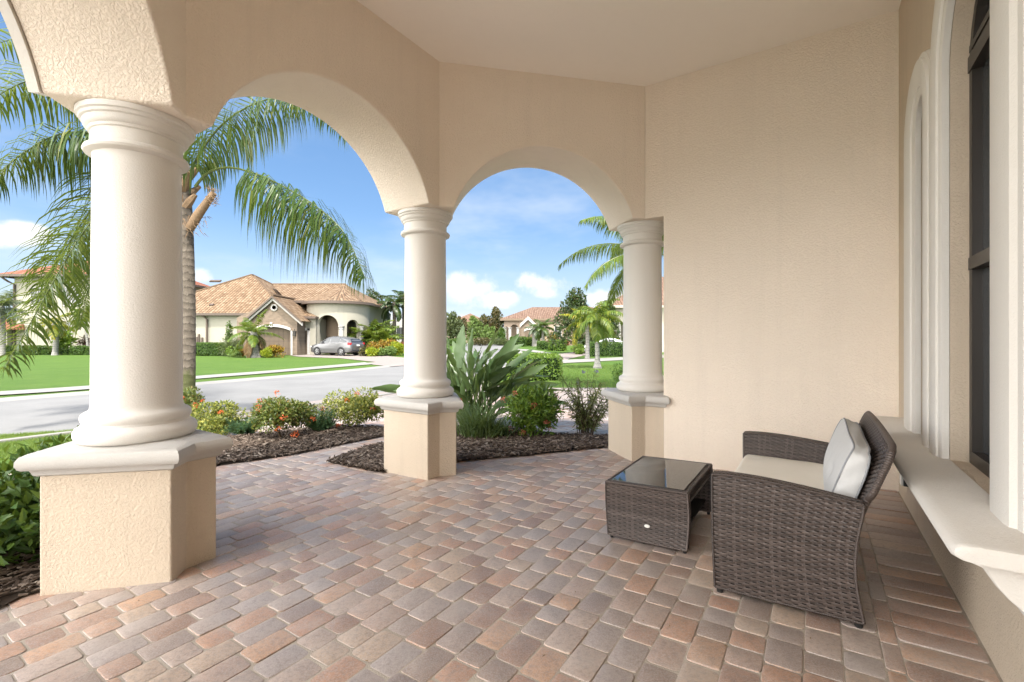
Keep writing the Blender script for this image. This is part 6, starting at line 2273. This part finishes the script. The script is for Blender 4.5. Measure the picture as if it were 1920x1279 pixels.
    for sg in (-1, 1):
        for nm, mt, (x0, x1, y0, y1, z0, z1) in win['lamps']:
            MB().box((x0, min(sg * y0, sg * y1), z0), (x1, max(sg * y0, sg * y1), z1)).build(nm, mt, root, local=True, bevel=.03, smooth_deg=40)
        MB().box((win['mirror'][0] - .10, sg * (win['hw'] - .02) - .10, win['mirror'][1]), (win['mirror'][0] + .08, sg * (win['hw'] - .02) + .10, win['mirror'][1] + .14)).build('mirror', paintm, root, local=True, bevel=.04, smooth_deg=40)
        for xd in win['doors']:
            MB().box((xd - .07, sg * (win['hw'] - .0) - .012, win['mirror'][1] - .13), (xd + .07, sg * (win['hw'] - .0) + .022, win['mirror'][1] - .10)).build('door_handle', paintm, root, local=True, bevel=.01)
    xr = body_st[-1][0]
    MB().box((xr - .03, -win['hw'] * .82, .36), (xr + .3, win['hw'] * .82, .50)).build('bumper', M['car_trim'], root, local=True, bevel=.05, smooth_deg=40)
    if plate:
        MB().box((xr - .05, -.16, .80), (xr - .02, .16, .93)).build('license_plate', M['plastic_white'], root, local=True)
    return root
suv_body = [(2.33, .55, .34, .58), (2.28, .74, .26, .74), (2.1, .86, .22, .86), (1.7, .905, .20, .95), (1.15, .91, .20, 1.02), (0, .915, .20, 1.06), (-1.2, .915, .21, 1.10), (-1.9, .90, .25, 1.12), (-2.2, .86, .32, 1.08), (-2.30, .78, .38, 1.0), (-2.33, .60, .45, .9)]
suv_roof = [(1.30, .80, .76, 1.00, 1.02), (.95, .83, .70, 1.02, 1.28), (.45, .85, .66, 1.04, 1.56), (-.1, .86, .65, 1.06, 1.64), (-.7, .86, .64, 1.08, 1.63), (-1.4, .85, .62, 1.09, 1.55), (-1.95, .83, .58, 1.10, 1.41), (-2.12, .81, .58, 1.10, 1.29), (-2.25, .78, .66, 1.06, 1.10)]
suv_win = dict(hw=.91, side=[(.92, .02, .10, .55, .80), (-.06, -1.05, .10, .82, .80), (-1.12, -1.78, .14, .78, .42)],
               front=[(1.27, .70, 1.06), (1.27, -.70, 1.06), (.50, -.60, 1.555), (.50, .60, 1.555)],
               rear=[(-2.02, .54, 1.385), (-2.02, -.54, 1.385), (-2.245, -.66, 1.13), (-2.245, .66, 1.13)],
               lamps=[('tail_light', M['tail_red'], (-2.30, -1.98, .66, .88, .90, 1.08)), ('headlight', M['lamp_clear'], (1.95, 2.27, .58, .82, .66, .80))], mirror=(.85, 1.05), doors=(-.05, -1.0))
cp_ = at(632, 40.0, 0)
cp_.z = ground_z(cp_.x, cp_.y) + .012
car('silver_suv', 'silver compact suv parked on the paved drive across the street', cp_, radians(180 - 24), suv_body, suv_roof, suv_win, (1.38, -1.32), M['silver'])
sed_body = [(2.35, .50, .36, .56), (2.28, .72, .26, .66), (2.0, .84, .22, .76), (1.4, .88, .20, .84), (.9, .89, .20, .90), (-.5, .89, .20, .94), (-1.5, .88, .22, .97), (-2.1, .84, .28, .96), (-2.32, .70, .36, .86), (-2.36, .5, .42, .76)]
sed_roof = [(1.15, .78, .74, .86, .90), (.8, .80, .68, .88, 1.12), (.30, .81, .63, .91, 1.38), (-.2, .82, .61, .92, 1.44), (-.8, .81, .60, .93, 1.40), (-1.3, .79, .62, .94, 1.22), (-1.75, .76, .68, .95, .985)]
sed_win = dict(hw=.88, side=[(.78, -.10, .10, .55, .80), (-.18, -1.10, .10, .82, .70)],
               front=[(1.12, .68, .93), (1.12, -.68, .93), (.36, -.57, 1.365), (.36, .57, 1.365)], rear=[(-.92, .55, 1.37), (-.92, -.55, 1.37), (-1.72, -.66, 1.0), (-1.72, .66, 1.0)],
               lamps=[('tail_light', M['tail_red'], (-2.30, -2.1, .5, .78, .74, .88)), ('headlight', M['lamp_clear'], (2.0, 2.27, .5, .78, .58, .70))], mirror=(.72, .9), doors=(-.15, -1.0))
cp_ = at(1136, 43.5, 0)
cp_.z = ground_z(cp_.x, cp_.y) + .012
car('white_sedan', 'white sedan parked behind the long clipped hedge on the right', cp_, radians(180 - 8), sed_body, sed_roof, sed_win, (1.42, -1.32), M['car_white'], .32)
